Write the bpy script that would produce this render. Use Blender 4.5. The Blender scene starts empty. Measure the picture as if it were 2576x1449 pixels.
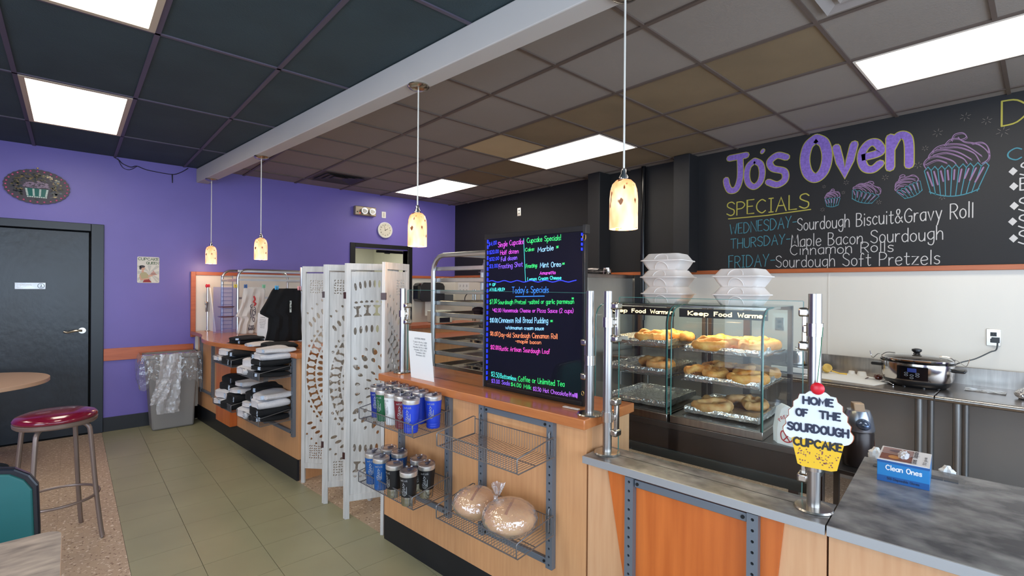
import bpy, math, random
from mathutils import Vector, Matrix
R = random.Random(7)
S = bpy.context.scene
COL = S.collection
PI = math.pi
# ---------------------------------------------------------------- camera, world, exposure
CAMZ = 1.5533
_y, _p, _r = .7372, -.0017, .0077
_f = Vector((math.sin(_y)*math.cos(_p), math.cos(_y)*math.cos(_p), math.sin(_p)))
_x = Vector((math.cos(_y), -math.sin(_y), 0)); _u = _x.cross(_f)
_x2 = math.cos(_r)*_x + math.sin(_r)*_u; _u2 = -math.sin(_r)*_x + math.cos(_r)*_u
cam = bpy.data.cameras.new('camera'); cam.sensor_width = 36; cam.lens = 36*1221.3/2576
cam.clip_start = .02
co = bpy.data.objects.new('camera', cam); COL.objects.link(co)
co.matrix_world = Matrix(((_x2.x, _u2.x, -_f.x, 0), (_x2.y, _u2.y, -_f.y, 0), (_x2.z, _u2.z, -_f.z, CAMZ), (0, 0, 0, 1)))
S.camera = co
w = bpy.data.worlds.new('world'); S.world = w; w.use_nodes = True
w.node_tree.nodes['Background'].inputs[0].default_value = (.55, .72, 1, 1)
w.node_tree.nodes['Background'].inputs[1].default_value = 1.2
S.view_settings.view_transform = 'Standard'; S.view_settings.look = 'None'
S.view_settings.exposure = 0.12; S.view_settings.gamma = 1; S.view_settings.use_curve_mapping = False
def area(name, loc, rot, sx, sy, energy, col):
    l = bpy.data.lights.new(name, 'AREA'); l.shape = 'RECTANGLE'; l.size = sx; l.size_y = sy; l.energy = energy; l.color = col
    o = bpy.data.objects.new(name, l); o.location = loc; o.rotation_euler = rot; COL.objects.link(o); return o
# daylight entering by the shop windows behind the camera and on its left
area('window_daylight', (.8, -2.45, 1.55), (PI/2, 0, 0), 6.2, 2.0, 200, (.70, .84, 1))
area('window_daylight', (-3.05, .3, 1.55), (PI/2, 0, -PI/2), 3.2, 2.0, 105, (.70, .84, 1))
PANEL = 8.5      # strength of the ceiling light panels
# ---------------------------------------------------------------- helpers
KA = math.radians(5.3); CA, SA = math.cos(KA), math.sin(KA)
def W(u, v, z=0): return Vector((u*CA - v*SA, u*SA + v*CA, z))     # counter frame -> world
def srgb(c):
    r = []
    for v in c[:3]:
        v = v/255
        r.append(v/12.92 if v <= .04045 else ((v+.055)/1.055)**2.4)
    return (*r, 1)
MATS = {}
def mat(name, c, rough=.5, metal=0, var=0, scale=6, st=(1, 1, 1), bump=0, bs=None, em=0, emc=None, alpha=1, c2=None, thr=None, coat=0, det=3, spec=None, sheen=0):
    if name in MATS: return MATS[name]
    m = bpy.data.materials.new(name); m.use_nodes = True; nt = m.node_tree; N = nt.nodes; b = N['Principled BSDF']
    col = srgb(c); b.inputs['Base Color'].default_value = col
    b.inputs['Roughness'].default_value = rough; b.inputs['Metallic'].default_value = metal
    if spec is not None: b.inputs['Specular IOR Level'].default_value = spec
    if coat: b.inputs['Coat Weight'].default_value = coat; b.inputs['Coat Roughness'].default_value = .08
    if sheen: b.inputs['Sheen Weight'].default_value = sheen
    if alpha < 1: b.inputs['Alpha'].default_value = alpha
    if em: b.inputs['Emission Color'].default_value = srgb(emc or c); b.inputs['Emission Strength'].default_value = em
    if var or c2 or bump:
        tc = N.new('ShaderNodeTexCoord'); mp = N.new('ShaderNodeMapping'); mp.inputs['Scale'].default_value = st
        nt.links.new(tc.outputs['Object'], mp.inputs[0])
        nz = N.new('ShaderNodeTexNoise'); nz.inputs['Scale'].default_value = scale; nz.inputs['Detail'].default_value = det
        nt.links.new(mp.outputs[0], nz.inputs[0])
        if var or c2:
            rp = N.new('ShaderNodeValToRGB'); e = rp.color_ramp.elements
            lo, hi = (thr or (.3, .7)); e[0].position = lo; e[1].position = hi
            if c2: e[0].color = col; e[1].color = srgb(c2)
            else:
                e[0].color = tuple(x*(1-var) for x in col[:3])+(1,); e[1].color = tuple(min(1, x*(1+var)) for x in col[:3])+(1,)
            nt.links.new(nz.outputs[0], rp.inputs[0]); nt.links.new(rp.outputs[0], b.inputs['Base Color'])
        if bump:
            n2 = nz
            if bs:
                n2 = N.new('ShaderNodeTexNoise'); n2.inputs['Scale'].default_value = bs; n2.inputs['Detail'].default_value = 3
                nt.links.new(mp.outputs[0], n2.inputs[0])
            bp = N.new('ShaderNodeBump'); bp.inputs['Strength'].default_value = bump; bp.inputs['Distance'].default_value = .01
            nt.links.new(n2.outputs[0], bp.inputs['Height']); nt.links.new(bp.outputs[0], b.inputs['Normal'])
    MATS[name] = m; return m
def glassmat(name, tint, refl=1.0, rough=0.0):
    if name in MATS: return MATS[name]
    m = bpy.data.materials.new(name); m.use_nodes = True; nt = m.node_tree; N = nt.nodes
    N.remove(N['Principled BSDF']); out = N['Material Output']
    t = N.new('ShaderNodeBsdfTransparent'); t.inputs[0].default_value = (*tint, 1)
    g = N.new('ShaderNodeBsdfGlossy'); g.inputs['Roughness'].default_value = rough
    ge = N.new('ShaderNodeNewGeometry'); dt = N.new('ShaderNodeVectorMath'); dt.operation = 'DOT_PRODUCT'
    nt.links.new(ge.outputs['Normal'], dt.inputs[0]); nt.links.new(ge.outputs['Incoming'], dt.inputs[1])
    def mth(op, a_, v=None):
        q = N.new('ShaderNodeMath'); q.operation = op; nt.links.new(a_, q.inputs[1 if op == 'SUBTRACT' else 0])
        if op == 'SUBTRACT': q.inputs[0].default_value = 1
        elif v is not None: q.inputs[1].default_value = v
        return q.outputs[0]
    s5 = mth('POWER', mth('SUBTRACT', mth('ABSOLUTE', dt.outputs['Value'])), 5)
    s6 = mth('ADD', mth('MULTIPLY', s5, .9), .035)
    mu = N.new('ShaderNodeMath'); mu.operation = 'MULTIPLY'; mu.inputs[1].default_value = refl
    nt.links.new(s6, mu.inputs[0])
    mx = N.new('ShaderNodeMixShader')
    nt.links.new(mu.outputs[0], mx.inputs[0])
    nt.links.new(t.outputs[0], mx.inputs[1]); nt.links.new(g.outputs[0], mx.inputs[2]); nt.links.new(mx.outputs[0], out.inputs[0])
    MATS[name] = m; return m
def filmmat(name, dif, refl, tint=(.97, .97, .97), rough=.06, col=(.9, .9, .92), bump=.6, bs=40):
    m = glassmat(name, tint, refl, rough); nt = m.node_tree; N = nt.nodes; out = N['Material Output']
    src = out.inputs[0].links[0].from_socket; d = N.new('ShaderNodeBsdfDiffuse'); d.inputs[0].default_value = (*col, 1)
    mx = N.new('ShaderNodeMixShader'); mx.inputs[0].default_value = dif; nt.links.new(src, mx.inputs[1]); nt.links.new(d.outputs[0], mx.inputs[2]); nt.links.new(mx.outputs[0], out.inputs[0])
    tc = N.new('ShaderNodeTexCoord'); nz = N.new('ShaderNodeTexNoise'); nz.inputs['Scale'].default_value = bs; nz.inputs['Detail'].default_value = 2; nt.links.new(tc.outputs['Object'], nz.inputs[0])
    bp = N.new('ShaderNodeBump'); bp.inputs['Strength'].default_value = bump; bp.inputs['Distance'].default_value = .01; nt.links.new(nz.outputs[0], bp.inputs['Height'])
    for n in N:
        if n.type == 'BSDF_GLOSSY': nt.links.new(bp.outputs[0], n.inputs['Normal'])
    return m
def speckle(name, base, dark, light, rough=.45, sc=60):
    m = mat(name, base, rough); nt = m.node_tree; N = nt.nodes; b = N['Principled BSDF']
    tc = N.new('ShaderNodeTexCoord'); prev = None
    for i, (c, s, th) in enumerate(((dark, sc, .62), (light, sc*.8, .6))):
        nz = N.new('ShaderNodeTexNoise'); nz.inputs['Scale'].default_value = s; nz.inputs['Detail'].default_value = 1.5
        mp = N.new('ShaderNodeMapping'); mp.inputs['Location'].default_value = (i*9.1, 3, 0); nt.links.new(tc.outputs['Object'], mp.inputs[0]); nt.links.new(mp.outputs[0], nz.inputs[0])
        rp = N.new('ShaderNodeValToRGB'); rp.color_ramp.elements[0].position = th; rp.color_ramp.elements[1].position = th+.06
        nt.links.new(nz.outputs[0], rp.inputs[0])
        mx = N.new('ShaderNodeMix'); mx.data_type = 'RGBA'
        if prev is None: mx.inputs[6].default_value = srgb(base)
        else: nt.links.new(prev, mx.inputs[6])
        mx.inputs[7].default_value = srgb(c); nt.links.new(rp.outputs[0], mx.inputs[0]); prev = mx.outputs[2]
    nt.links.new(prev, b.inputs['Base Color']); return m

class B:
    def __init__(s): s.v = []; s.f = []
    def add(s, vs, fs):
        n = len(s.v); s.v += [tuple(p) for p in vs]; s.f += [tuple(i+n for i in f) for f in fs]; return s
    def box(s, x0, x1, y0, y1, z0, z1):
        return s.add([(x0, y0, z0), (x1, y0, z0), (x1, y1, z0), (x0, y1, z0), (x0, y0, z1), (x1, y0, z1), (x1, y1, z1), (x0, y1, z1)],
                     [(0, 3, 2, 1), (4, 5, 6, 7), (0, 1, 5, 4), (1, 2, 6, 5), (2, 3, 7, 6), (3, 0, 4, 7)])
    def frus(s, a, za, b, zb):      # a,b = (x0,x1,y0,y1) rectangles
        return s.add([(a[0], a[2], za), (a[1], a[2], za), (a[1], a[3], za), (a[0], a[3], za), (b[0], b[2], zb), (b[1], b[2], zb), (b[1], b[3], zb), (b[0], b[3], zb)],
                     [(0, 3, 2, 1), (4, 5, 6, 7), (0, 1, 5, 4), (1, 2, 6, 5), (2, 3, 7, 6), (3, 0, 4, 7)])
    def prism(s, poly, z0, z1):
        n = len(poly); vs = [(x, y, z0) for x, y in poly]+[(x, y, z1) for x, y in poly]
        return s.add(vs, [tuple(range(n-1, -1, -1)), tuple(range(n, 2*n))]+[(i, (i+1) % n, n+(i+1) % n, n+i) for i in range(n)])
    def prismx(s, poly, x0, x1):    # poly in (y,z)
        n = len(poly); vs = [(x0, y, z) for y, z in poly]+[(x1, y, z) for y, z in poly]
        return s.add(vs, [tuple(range(n-1, -1, -1)), tuple(range(n, 2*n))]+[(i, (i+1) % n, n+(i+1) % n, n+i) for i in range(n)])
    def prismy(s, poly, y0, y1):    # poly in (x,z)
        n = len(poly); vs = [(x, y0, z) for x, z in poly]+[(x, y1, z) for x, z in poly]
        return s.add(vs, [tuple(range(n)), tuple(range(2*n-1, n-1, -1))]+[(i, n+i, n+(i+1) % n, (i+1) % n) for i in range(n)])
    def tube(s, pts, r, n=6, closed=False):
        P = [Vector(p) for p in pts]; m = len(P); rs = r if isinstance(r, (list, tuple)) else [r]*m
        up = None; base = len(s.v); vs = []
        for i, p in enumerate(P):
            if closed: d = P[(i+1) % m]-P[i-1]
            else: d = P[min(i+1, m-1)]-P[max(i-1, 0)]
            d.normalize()
            if up is None:
                up = Vector((0, 0, 1)) if abs(d.z) < .9 else Vector((1, 0, 0))
            a = d.cross(up)
            if a.length < 1e-5: a = d.orthogonal()
            a.normalize(); b = a.cross(d).normalized(); up = b
            for k in range(n):
                t = 2*PI*k/n; vs.append(p+(a*math.cos(t)+b*math.sin(t))*rs[i])
        fs = []
        for i in range(m if closed else m-1):
            j = (i+1) % m
            for k in range(n): fs.append((i*n+k, i*n+(k+1) % n, j*n+(k+1) % n, j*n+k))
        if not closed: fs += [tuple(range(n-1, -1, -1)), tuple((m-1)*n+k for k in range(n))]
        return s.add(vs, fs)
    def cyl(s, p0, p1, r0, r1=None, n=20):
        return s.tube([p0, p1], [r0, r0 if r1 is None else r1], n)
    def lathe(s, prof, c=(0, 0, 0), n=28, sx=1, sy=1):
        vs = []; fs = []; m = len(prof)
        for r, z in prof:
            for k in range(n):
                t = 2*PI*k/n; vs.append((c[0]+max(r, 1e-4)*math.cos(t)*sx, c[1]+max(r, 1e-4)*math.sin(t)*sy, c[2]+z))
        for i in range(m-1):
            for k in range(n): fs.append((i*n+k, i*n+(k+1) % n, (i+1)*n+(k+1) % n, (i+1)*n+k))
        if prof[0][0] > 1e-3: fs.append(tuple(range(n-1, -1, -1)))
        if prof[-1][0] > 1e-3: fs.append(tuple((m-1)*n+k for k in range(n)))
        return s.add(vs, fs)
    def blob(s, c, r, n=14, m=9, f=None):
        vs = []; fs = []
        for i in range(m+1):
            ph = PI*i/m
            for k in range(n):
                t = 2*PI*k/n; q = Vector((math.sin(ph)*math.cos(t), math.sin(ph)*math.sin(t), math.cos(ph)))
                sc = f(q) if f else 1
                vs.append((c[0]+q.x*r[0]*sc, c[1]+q.y*r[1]*sc, c[2]+q.z*r[2]*sc))
        for i in range(m):
            for k in range(n): fs.append((i*n+k, (i+1)*n+k, (i+1)*n+(k+1) % n, i*n+(k+1) % n))
        return s.add(vs, fs)
    def sheet(s, grid):    # grid[i][j] of points
        h = len(grid); wd = len(grid[0])
        return s.add([p for row in grid for p in row], [(i*wd+j, i*wd+j+1, (i+1)*wd+j+1, (i+1)*wd+j) for i in range(h-1) for j in range(wd-1)])
    def xf(s, M):
        s.v = [tuple(M @ Vector(p)) for p in s.v]; return s
    def mesh(s, name, off=(0, 0, 0)):
        me = bpy.data.meshes.new(name); me.from_pydata([(p[0]-off[0], p[1]-off[1], p[2]-off[2]) for p in s.v], [], s.f)
        return me
def link(o, parent=None):
    COL.objects.link(o)
    if parent is not None: o.parent = parent
    return o
def put(name, b, m, parent=None, origin=None, k=False, smooth=True, bev=0, label=None, kind=None, seg=2, ang=35):
    """one mesh object; parent given: b is in the parent's authoring frame"""
    if parent is not None: off = parent['_o'] if '_o' in parent else (0, 0, 0)
    elif origin is not None: off = origin
    else: off = (0, 0, 0)
    if isinstance(b, bpy.types.Mesh): me = b
    else: me = b.mesh(name, off)
    me.materials.clear(); me.materials.append(m)
    if smooth:
        me.polygons.foreach_set('use_smooth', [True]*len(me.polygons)); me.set_sharp_from_angle(angle=math.radians(ang))
    o = bpy.data.objects.new(name, me); link(o, parent)
    if parent is None:
        if k: o.location = W(*off); o.rotation_euler = (0, 0, KA)
        else: o.location = off
    o['_o'] = tuple(float(q_) for q_ in off)
    if bev:
        md = o.modifiers.new('bevel', 'BEVEL'); md.width = bev; md.segments = seg; md.limit_method = 'ANGLE'; md.angle_limit = math.radians(40)
    if label: o['label'] = label
    if kind: o['kind'] = kind
    return o
def tag(o, label, cat, group=None):
    o['label'] = label; o['category'] = cat
    if group: o['group'] = group
    return o
def thing(name, label, cat, loc=(0, 0, 0), group=None, k=False, rz=0, rx=0, ry=0):
    o = bpy.data.objects.new(name, None); COL.objects.link(o); o.empty_display_size = .05
    o.location = W(*loc) if k else loc; o.rotation_euler = (rx, ry, (KA if k else 0)+rz)
    o['_o'] = tuple(float(x) for x in loc); return tag(o, label, cat, group)
def local(name, label, cat, loc, group=None, k=False, rz=0, rx=0, ry=0):   # parts authored around the origin
    o = thing(name, label, cat, loc, group, k, rz, rx, ry); o['_o'] = (0., 0., 0.); return o
def dup(root, loc=None, rot=None, label=None, group=None, k=False, mats=None):
    def cp(o, par):
        c = o.copy(); COL.objects.link(c); c.parent = par
        for ch in list(o.children): cp(ch, c)
        return c
    r = root.copy(); COL.objects.link(r)
    for ch in list(root.children): cp(ch, r)
    if loc is not None: r.location = W(*loc) if k else loc
    if rot is not None: r.rotation_euler = rot
    if label: r['label'] = label
    if group: r['group'] = group
    return r
def struct(o): o['kind'] = 'structure'; return o
def clip(poly, a, b, c):    # keep a*x+b*y<=c
    out = []
    for i in range(len(poly)):
        p, q = poly[i], poly[(i+1) % len(poly)]; dp = a*p[0]+b*p[1]-c; dq = a*q[0]+b*q[1]-c
        if dp <= 0: out.append(p)
        if dp*dq < 0: t = dp/(dp-dq); out.append((p[0]+(q[0]-p[0])*t, p[1]+(q[1]-p[1])*t))
    return out
def smooth_line(P, n=4, closed=False):
    if len(P) < 3: return P
    out = []; m = len(P)
    rng = range(m if closed else m-1)
    for i in rng:
        g = (lambda j: P[j % m]) if closed else (lambda j: P[max(0, min(m-1, j))])
        p0, p1, p2, p3 = g(i-1), g(i), g(i+1), g(i+2)
        for k in range(n):
            t = k/n
            out.append(tuple(.5*((2*p1[a])+(-p0[a]+p2[a])*t+(2*p0[a]-5*p1[a]+4*p2[a]-p3[a])*t*t+(-p0[a]+3*p1[a]-3*p2[a]+p3[a])*t**3) for a in range(len(p1))))
    if not closed: out.append(tuple(P[-1]))
    return out
# ---------------------------------------------------------------- stroke lettering
FONT = {
'A':(7,"0,0 3.5,10 7,0/1.3,4 5.7,4"),'B':(6,"0,0 0,10/~0,10 4,9.6 5,7.7 3.5,5.6 0,5.3/~0,5.3 4,5 6,2.7 4,.3 0,0"),'C':(7,"~6.5,8.5 4,10 1,8 0,5 1,2 4,0 6.5,1.5"),
'D':(7,"0,0 0,10/~0,10 4,9.3 7,5 4,.7 0,0"),'E':(5,"5,10 0,10 0,0 5,0/0,5.3 4,5.3"),'F':(5,"5,10 0,10 0,0/0,5.3 4,5.3"),
'G':(7,"~6.5,8.3 4,10 1,8 0,5 1,1.5 4,0 6.5,1.5 6.8,4.5/6.8,4.5 4,4.5"),'H':(6.5,"0,0 0,10/6.5,0 6.5,10/0,5.2 6.5,5.2"),'I':(3,"0,10 3,10/1.5,10 1.5,0/0,0 3,0"),
'J':(6,"1,10 6,10/~4,10 4,3 3,.3 1,.3 0,3"),'K':(6,"0,0 0,10/6,10 0,4.5 6,0"),'L':(5,"0,10 0,0 5,0"),'M':(8,"0,0 1,10 4,3 7,10 8,0"),'N':(7,"0,0 0,10 7,0 7,10"),
'O':(7,"~3.5,10 1,8.5 0,5 1,1.5 3.5,0 6,1.5 7,5 6,8.5 3.5,10"),'P':(6,"0,0 0,10/~0,10 4,9.8 6,7.5 4,5 0,4.6"),'Q':(7,"~3.5,10 1,8.5 0,5 1,1.5 3.5,0 6,1.5 7,5 6,8.5 3.5,10/4.5,2.5 7,-1"),
'R':(6,"0,0 0,10/~0,10 4,9.8 6,7.5 4,5 0,4.6/2.5,4.7 6,0"),'S':(6,"~6,8.5 4,10 1,9.3 .5,7 3,5.3 5.7,3.8 5.5,1 3,0 0,1.5"),'T':(7,"0,10 7,10/3.5,10 3.5,0"),
'U':(6.5,"~0,10 0,3 1.5,.3 5,.3 6.5,3 6.5,10"),'V':(7,"0,10 3.5,0 7,10"),'W':(9,"0,10 2.2,0 4.5,7 6.8,0 9,10"),'X':(6,"0,0 6,10/0,10 6,0"),'Y':(6,"0,10 3,5 6,10/3,5 2,0"),'Z':(6,"0,10 6,10 0,0 6,0"),
'a':(5,"~5,5.5 3,6 .7,5 0,3 1,.5 3,0 4.7,1.5/5,6 5,0"),'b':(5,"0,10 0,0/~0,4 2,6 4.5,5 5,3 4,.5 2,0 0,1.5"),'c':(4.5,"~4.5,5 2.5,6 .5,4.5 0,3 .7,1 2.5,0 4.5,1"),
'd':(5,"5,10 5,0/~5,4.5 3,6 .7,5 0,3 1,.5 3,0 5,1.5"),'e':(5,"~0,3 4.8,3.6 4,5.7 2,6 .3,4.5 0,2.5 1,.5 3,0 4.8,1"),'f':(4,"~4,9 2.8,10 1.6,8.5 1.5,5 1.5,0/0,5.5 3.5,5.5"),
'g':(5,"~5,5.5 3,6 .7,5 0,3 1,1 3,.5 4.8,2/~5,6 5,-1 3.5,-3.5 1,-3 .5,-1.8"),'h':(5,"0,0 0,10/~0,3.5 2,6 4,5.7 4.7,4 4.8,0"),'i':(1,"0.5,0 0.5,6/0.5,8.2 0.5,8.8"),'j':(2,"~2,6 2,-2 0,-3/2,8.2 2,8.8"),
'k':(4.5,"0,0 0,10/4.2,6 0,2.5 4.5,0"),'l':(1,"0.5,0 0.5,10"),'m':(8,"0,0 0,6/~0,4 1.5,6 3.5,5.7 4,4 4,0/~4,4 5.5,6 7.5,5.7 8,4 8,0"),'n':(5,"0,0 0,6/~0,3.5 2,6 4,5.7 4.7,4 4.8,0"),
'o':(5,"~2.5,6 .6,5 0,3 .6,1 2.5,0 4.4,1 5,3 4.4,5 2.5,6"),'p':(5,"0,6 0,-3.5/~0,4 2,6 4.5,5 5,3 4,.5 2,0 0,1.5"),'q':(5,"5,6 5,-3.5/~5,5 3,6 .7,5 0,3 1,.5 3,0 5,1.5"),
'r':(3.5,"0,0 0,6/~0,3.5 1.5,5.7 3.5,5.8"),'s':(4,"~4,5.3 2,6 .3,5 1,3.5 3.5,2.5 3.7,.8 2,0 0,.8"),'t':(4,"~1.8,9 1.7,2 2.5,0 4,.5/0,6.2 4,6.2"),'u':(5,"~0,6 .2,1.5 1.5,0 3.5,.3 4.8,2.5/4.8,6 4.8,0"),
'v':(5,"0,6 2.5,0 5,6"),'w':(7,"0,6 1.8,0 3.5,4.5 5.2,0 7,6"),'x':(5,"0,0 5,6/0,6 5,0"),'y':(5,"0,6 2.6,.3/5,6 1.3,-3.5"),'z':(5,"0,6 5,6 0,0 5,0"),
'0':(5,"~2.5,10 .5,8 0,5 .5,2 2.5,0 4.5,2 5,5 4.5,8 2.5,10"),'1':(2,"0,8 1.5,10 1.5,0"),'2':(5,"~0,8 2,10 4.5,9 4.5,6.5 0,0/0,0 5,0"),'3':(5,"~0,9 3,10 4.7,7.7 2,5.3 5,3 3,0 0,1"),'4':(5,"3.5,0 3.5,10 0,3.5 5,3.5"),
'5':(5,"5,10 1,10 .5,6/~.5,6 3,6.3 5,3.5 3,.2 0,1"),'6':(5,"~4,10 1,7 0,3 2,0 4.7,1.5 4.5,4.5 2,5.5 .2,3.5"),'7':(5,"0,10 5,10 1.5,0"),'8':(5,"~2.5,10 .5,8 2.5,5.5 5,3 2.5,0 0,3 2.5,5.5 4.5,8 2.5,10"),'9':(5,"~4.5,8 2.5,10 .3,8 2,5.3 4.5,7 4.5,8 3.5,0"),
'$':(5,"~5,8 3,9.2 .5,8 1,6 4,4.5 4.8,2.5 3,.8 0,1.8/2.6,10.5 2.6,-.6"),'&':(7,"~7,0 1.5,7 2,9.5 4,9.3 4,7 .3,3 1,.3 3.5,0 6.5,4"),'!':(1,"0.5,10 0.5,3/0.5,.8 0.5,0"),':':(1,"0.5,1 0.5,.4/0.5,5 0.5,4.4"),
'-':(4,"0,4.6 4,4.6"),"'":(1.5,"1,10.5 .3,8"),'.':(1,"0.5,0 0.5,.5"),'(':(2.5,"~2.5,11 .3,7 .3,2 2.5,-1.5"),')':(2.5,"~0,11 2.2,7 2.2,2 0,-1.5"),'/':(4,"0,0 4,10"),'*':(4,"0,3 4,8/4,3 0,8/2,2.4 2,8.6"),'+':(4,"2,2 2,7/0,4.5 4,4.5"),' ':(3.5,""),
'>':(5,"0,10 0,5 7,5/5,7 7,5 5,3"),'~':(5,"0,5 5,5")}
def strokes(ch):
    wd, s = FONT.get(ch, FONT['-']); out = []
    for st in s.split('/'):
        if not st: continue
        sm = st[0] == '~'; P = [tuple(float(a) for a in q.split(',')) for q in st.lstrip('~').split()]
        out.append(smooth_line(P, 4) if sm else P)
    return wd, out
RC = 0
def ribbon(b, P, wd, mp, cap=True, lift=0):
    """strip of width wd along 2D points; mp maps (x,y,lift) to 3D"""
    global RC
    RC = (RC+1) % 9; lift += RC*.00011; Q = [P[0]]
    for p in P[1:]:
        if abs(p[0]-Q[-1][0])+abs(p[1]-Q[-1][1]) > 1e-6: Q.append(p)
    P = Q
    if len(P) < 2: return
    vs = []; h = wd/2
    for i, p in enumerate(P):
        a = P[max(i-1, 0)]; c = P[min(i+1, len(P)-1)]
        dx, dy = c[0]-a[0], c[1]-a[1]; l = math.hypot(dx, dy) or 1e-9; nx, ny = -dy/l, dx/l; sc = 1
        if 0 < i < len(P)-1:
            ex, ey = p[0]-a[0], p[1]-a[1]; le = math.hypot(ex, ey) or 1e-9
            cs = abs((-ey/le)*nx+(ex/le)*ny); sc = min(1.6, 1/max(cs, .3))
        vs += [(p[0]+nx*h*sc, p[1]+ny*h*sc), (p[0]-nx*h*sc, p[1]-ny*h*sc)]
    b.add([mp(x, y, lift) for x, y in vs], [(2*i, 2*i+1, 2*i+3, 2*i+2) for i in range(len(P)-1)])
    if cap:
        for e, o2 in ((0, 1), (-1, -2)):
            p, q = P[e], P[o2]; t0 = math.atan2(p[1]-q[1], p[0]-q[0])
            b.add([mp(p[0]+h*math.cos(t0+t), p[1]+h*math.sin(t0+t), lift+.00004+(.00003 if e else 0)) for t in (-PI/2, -PI/4, 0, PI/4, PI/2)], [(0, 1, 2, 3, 4)])
def text_width(s): return sum(FONT.get(c, FONT['-'])[0]+2 for c in s)-2
def write(b, s, x0, y0, x1, y1, h, wd, mp, jit=0, thick=None, lift=0, serif=0):
    """handwrite s from (x0,y0) to (x1,y1) with cap height h"""
    tw = text_width(s); sx = (x1-x0)/tw; sy = (y1-y0)/tw; cx = 0; sg = h/10
    for ch in s:
        cw, st = strokes(ch); j = R.uniform(-jit, jit)*h; js = 1+R.uniform(-jit, jit)
        for P in st:
            Q = [(x0+(cx+px)*sx, y0+(cx+px)*sy+py*sg*js+j) for px, py in P]
            ribbon(b, Q, wd, mp, lift=lift)
            if serif:
                for e in (Q[0], Q[-1]):
                    ribbon(b, [(e[0]-serif*abs(sx), e[1]), (e[0]+serif*abs(sx), e[1])], wd*.45, mp, cap=False, lift=lift+.0001)
        cx += cw+2
# ---------------------------------------------------------------- materials
purple = mat('purple_paint', (112, 99, 176), .42, var=.06, scale=1.5, bump=.04, bs=160)
black_paint = mat('black_paint', (25, 24, 26), .6, var=.15, scale=2, bump=.05, bs=120)
chalk_black = mat('chalkboard_paint', (38, 36, 38), .7, var=.18, scale=2.5)
white_panel = mat('white_wall_panel', (222, 216, 205), .35, var=.03, scale=3, st=(1, 1, .3))
offwhite = mat('off_white_paint', (196, 190, 184), .6, var=.03, scale=2)
navy_door = mat('dark_blue_black_paint', (17, 25, 34), .3, var=.5, scale=4, st=(1, 1, .6), bump=.15, bs=25)
base_black = mat('black_vinyl', (24, 26, 31), .45, var=.15, scale=6)
def wood(name, a, bb, st, rough=.35, sc=4):
    return mat(name, a, rough, c2=bb, scale=sc, st=st, det=4, thr=(.25, .75))
maple = wood('maple_laminate', (214, 160, 112), (200, 144, 98), (14, 14, 1.0))
maple_l = wood('light_maple_laminate', (216, 168, 126), (206, 154, 112), (14, 14, 1.0))
cherry = wood('cherry_laminate', (206, 110, 52), (176, 84, 36), (10, 10, .8), .3, 3)
cherry_top = wood('cherry_counter_laminate', (196, 122, 72), (176, 104, 58), (8, 1, 8), .22, 4)
cherry_x = wood('cherry_rail', (196, 106, 66), (172, 88, 52), (1, 8, 10), .35, 4)
cherry_y = wood('cherry_rail_along', (186, 104, 58), (164, 84, 44), (8, 1, 10), .35, 4)
steel = mat('brushed_steel', (172, 168, 164), .28, 1, var=.12, scale=5, st=(1, 12, 1))
steel_d = mat('dark_steel', (110, 108, 108), .3, .9, var=.15, scale=3)
alu = mat('aluminium', (200, 200, 202), .32, 1, var=.08, scale=8)
chrome = mat('chrome', (225, 222, 220), .08, 1)
nickel = mat('satin_nickel', (190, 184, 176), .22, 1)
gray_metal = mat('grey_painted_metal', (112, 118, 126), .4, .3)
wire_m = mat('grey_wire', (120, 118, 118), .35, .6)
laminate = mat('grey_slate_laminate', (74, 73, 76), .26, c2=(148, 145, 142), scale=13, st=(1.1, .75, 1), det=7, thr=(.36, .72))
black_pl = mat('black_plastic', (22, 22, 24), .3)
white_pl = mat('white_plastic', (225, 222, 215), .4)
paper = mat('white_paper', (235, 235, 232), .6)
ink = mat('grey_ink', (70, 72, 80), .7)
glass = glassmat('clear_glass', (.94, .97, .955), .38)
gedge = mat('green_glass_edge', (70, 120, 112), .15, em=0)
tan = speckle('tan_speckled_vinyl', (180, 156, 132), (112, 84, 66), (218, 202, 184))
green_t = mat('green_vinyl_tile', (152, 148, 118), .36, var=.07, scale=2.5, bump=.02, bs=40)
dark = mat('dark_void', (14, 14, 15), .8)
def emis(name, c, s, c2=None, sc=2, st=(1, 1, 1)):
    if name in MATS: return MATS[name]
    m = mat(name, c, .5, em=s); return m
panel_em = emis('light_panel_warm', (255, 246, 228), PANEL)
# ---------------------------------------------------------------- room shell
WY = 6.65; WX = 4.743; CZ = 2.9; XL = -3.2; YB = -2.6
fb = B().box(XL, WX, YB, WY+.14, -.06, -.006)
floor = struct(put('floor', fb, mat('joint_mastic', (74, 68, 56), .8)))
T = .3048; X0 = .2435; Y0 = 4.0438
def tiles():
    pc = {}
    i0 = int((XL-X0)//T)
    # green aisle tiles, cut along the counter line
    for i in range(0, 6):
        for j in range(-15, 9):
            x, y = X0+i*T, Y0+j*T; g = .0012
            P = [(x+g, y+g), (x+T-g, y+g), (x+T-g, y+T-g), (x+g, y+T-g)]
            P = clip(P, CA, SA, 1.70); P = clip(P, 0, 1, WY)
            if len(P) < 3: continue
            zt = R.uniform(-.0003, .0003)
            o = put('tile', B().prism(P, -.005, zt), green_t, floor, smooth=False)
    for i in range(-5, 0):
        for j in range(-9, 9):
            x, y = X0+i*T, Y0+j*T; g = .0004
            P = [(x+g, y+g), (x+T-g, y+g), (x+T-g, y+T-g), (x+g, y+T-g)]; P = clip(P, 0, 1, WY)
            put('tile', B().prism(P, -.005, R.uniform(-.0002, 0)), tan, floor, smooth=False)
tiles()
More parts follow.
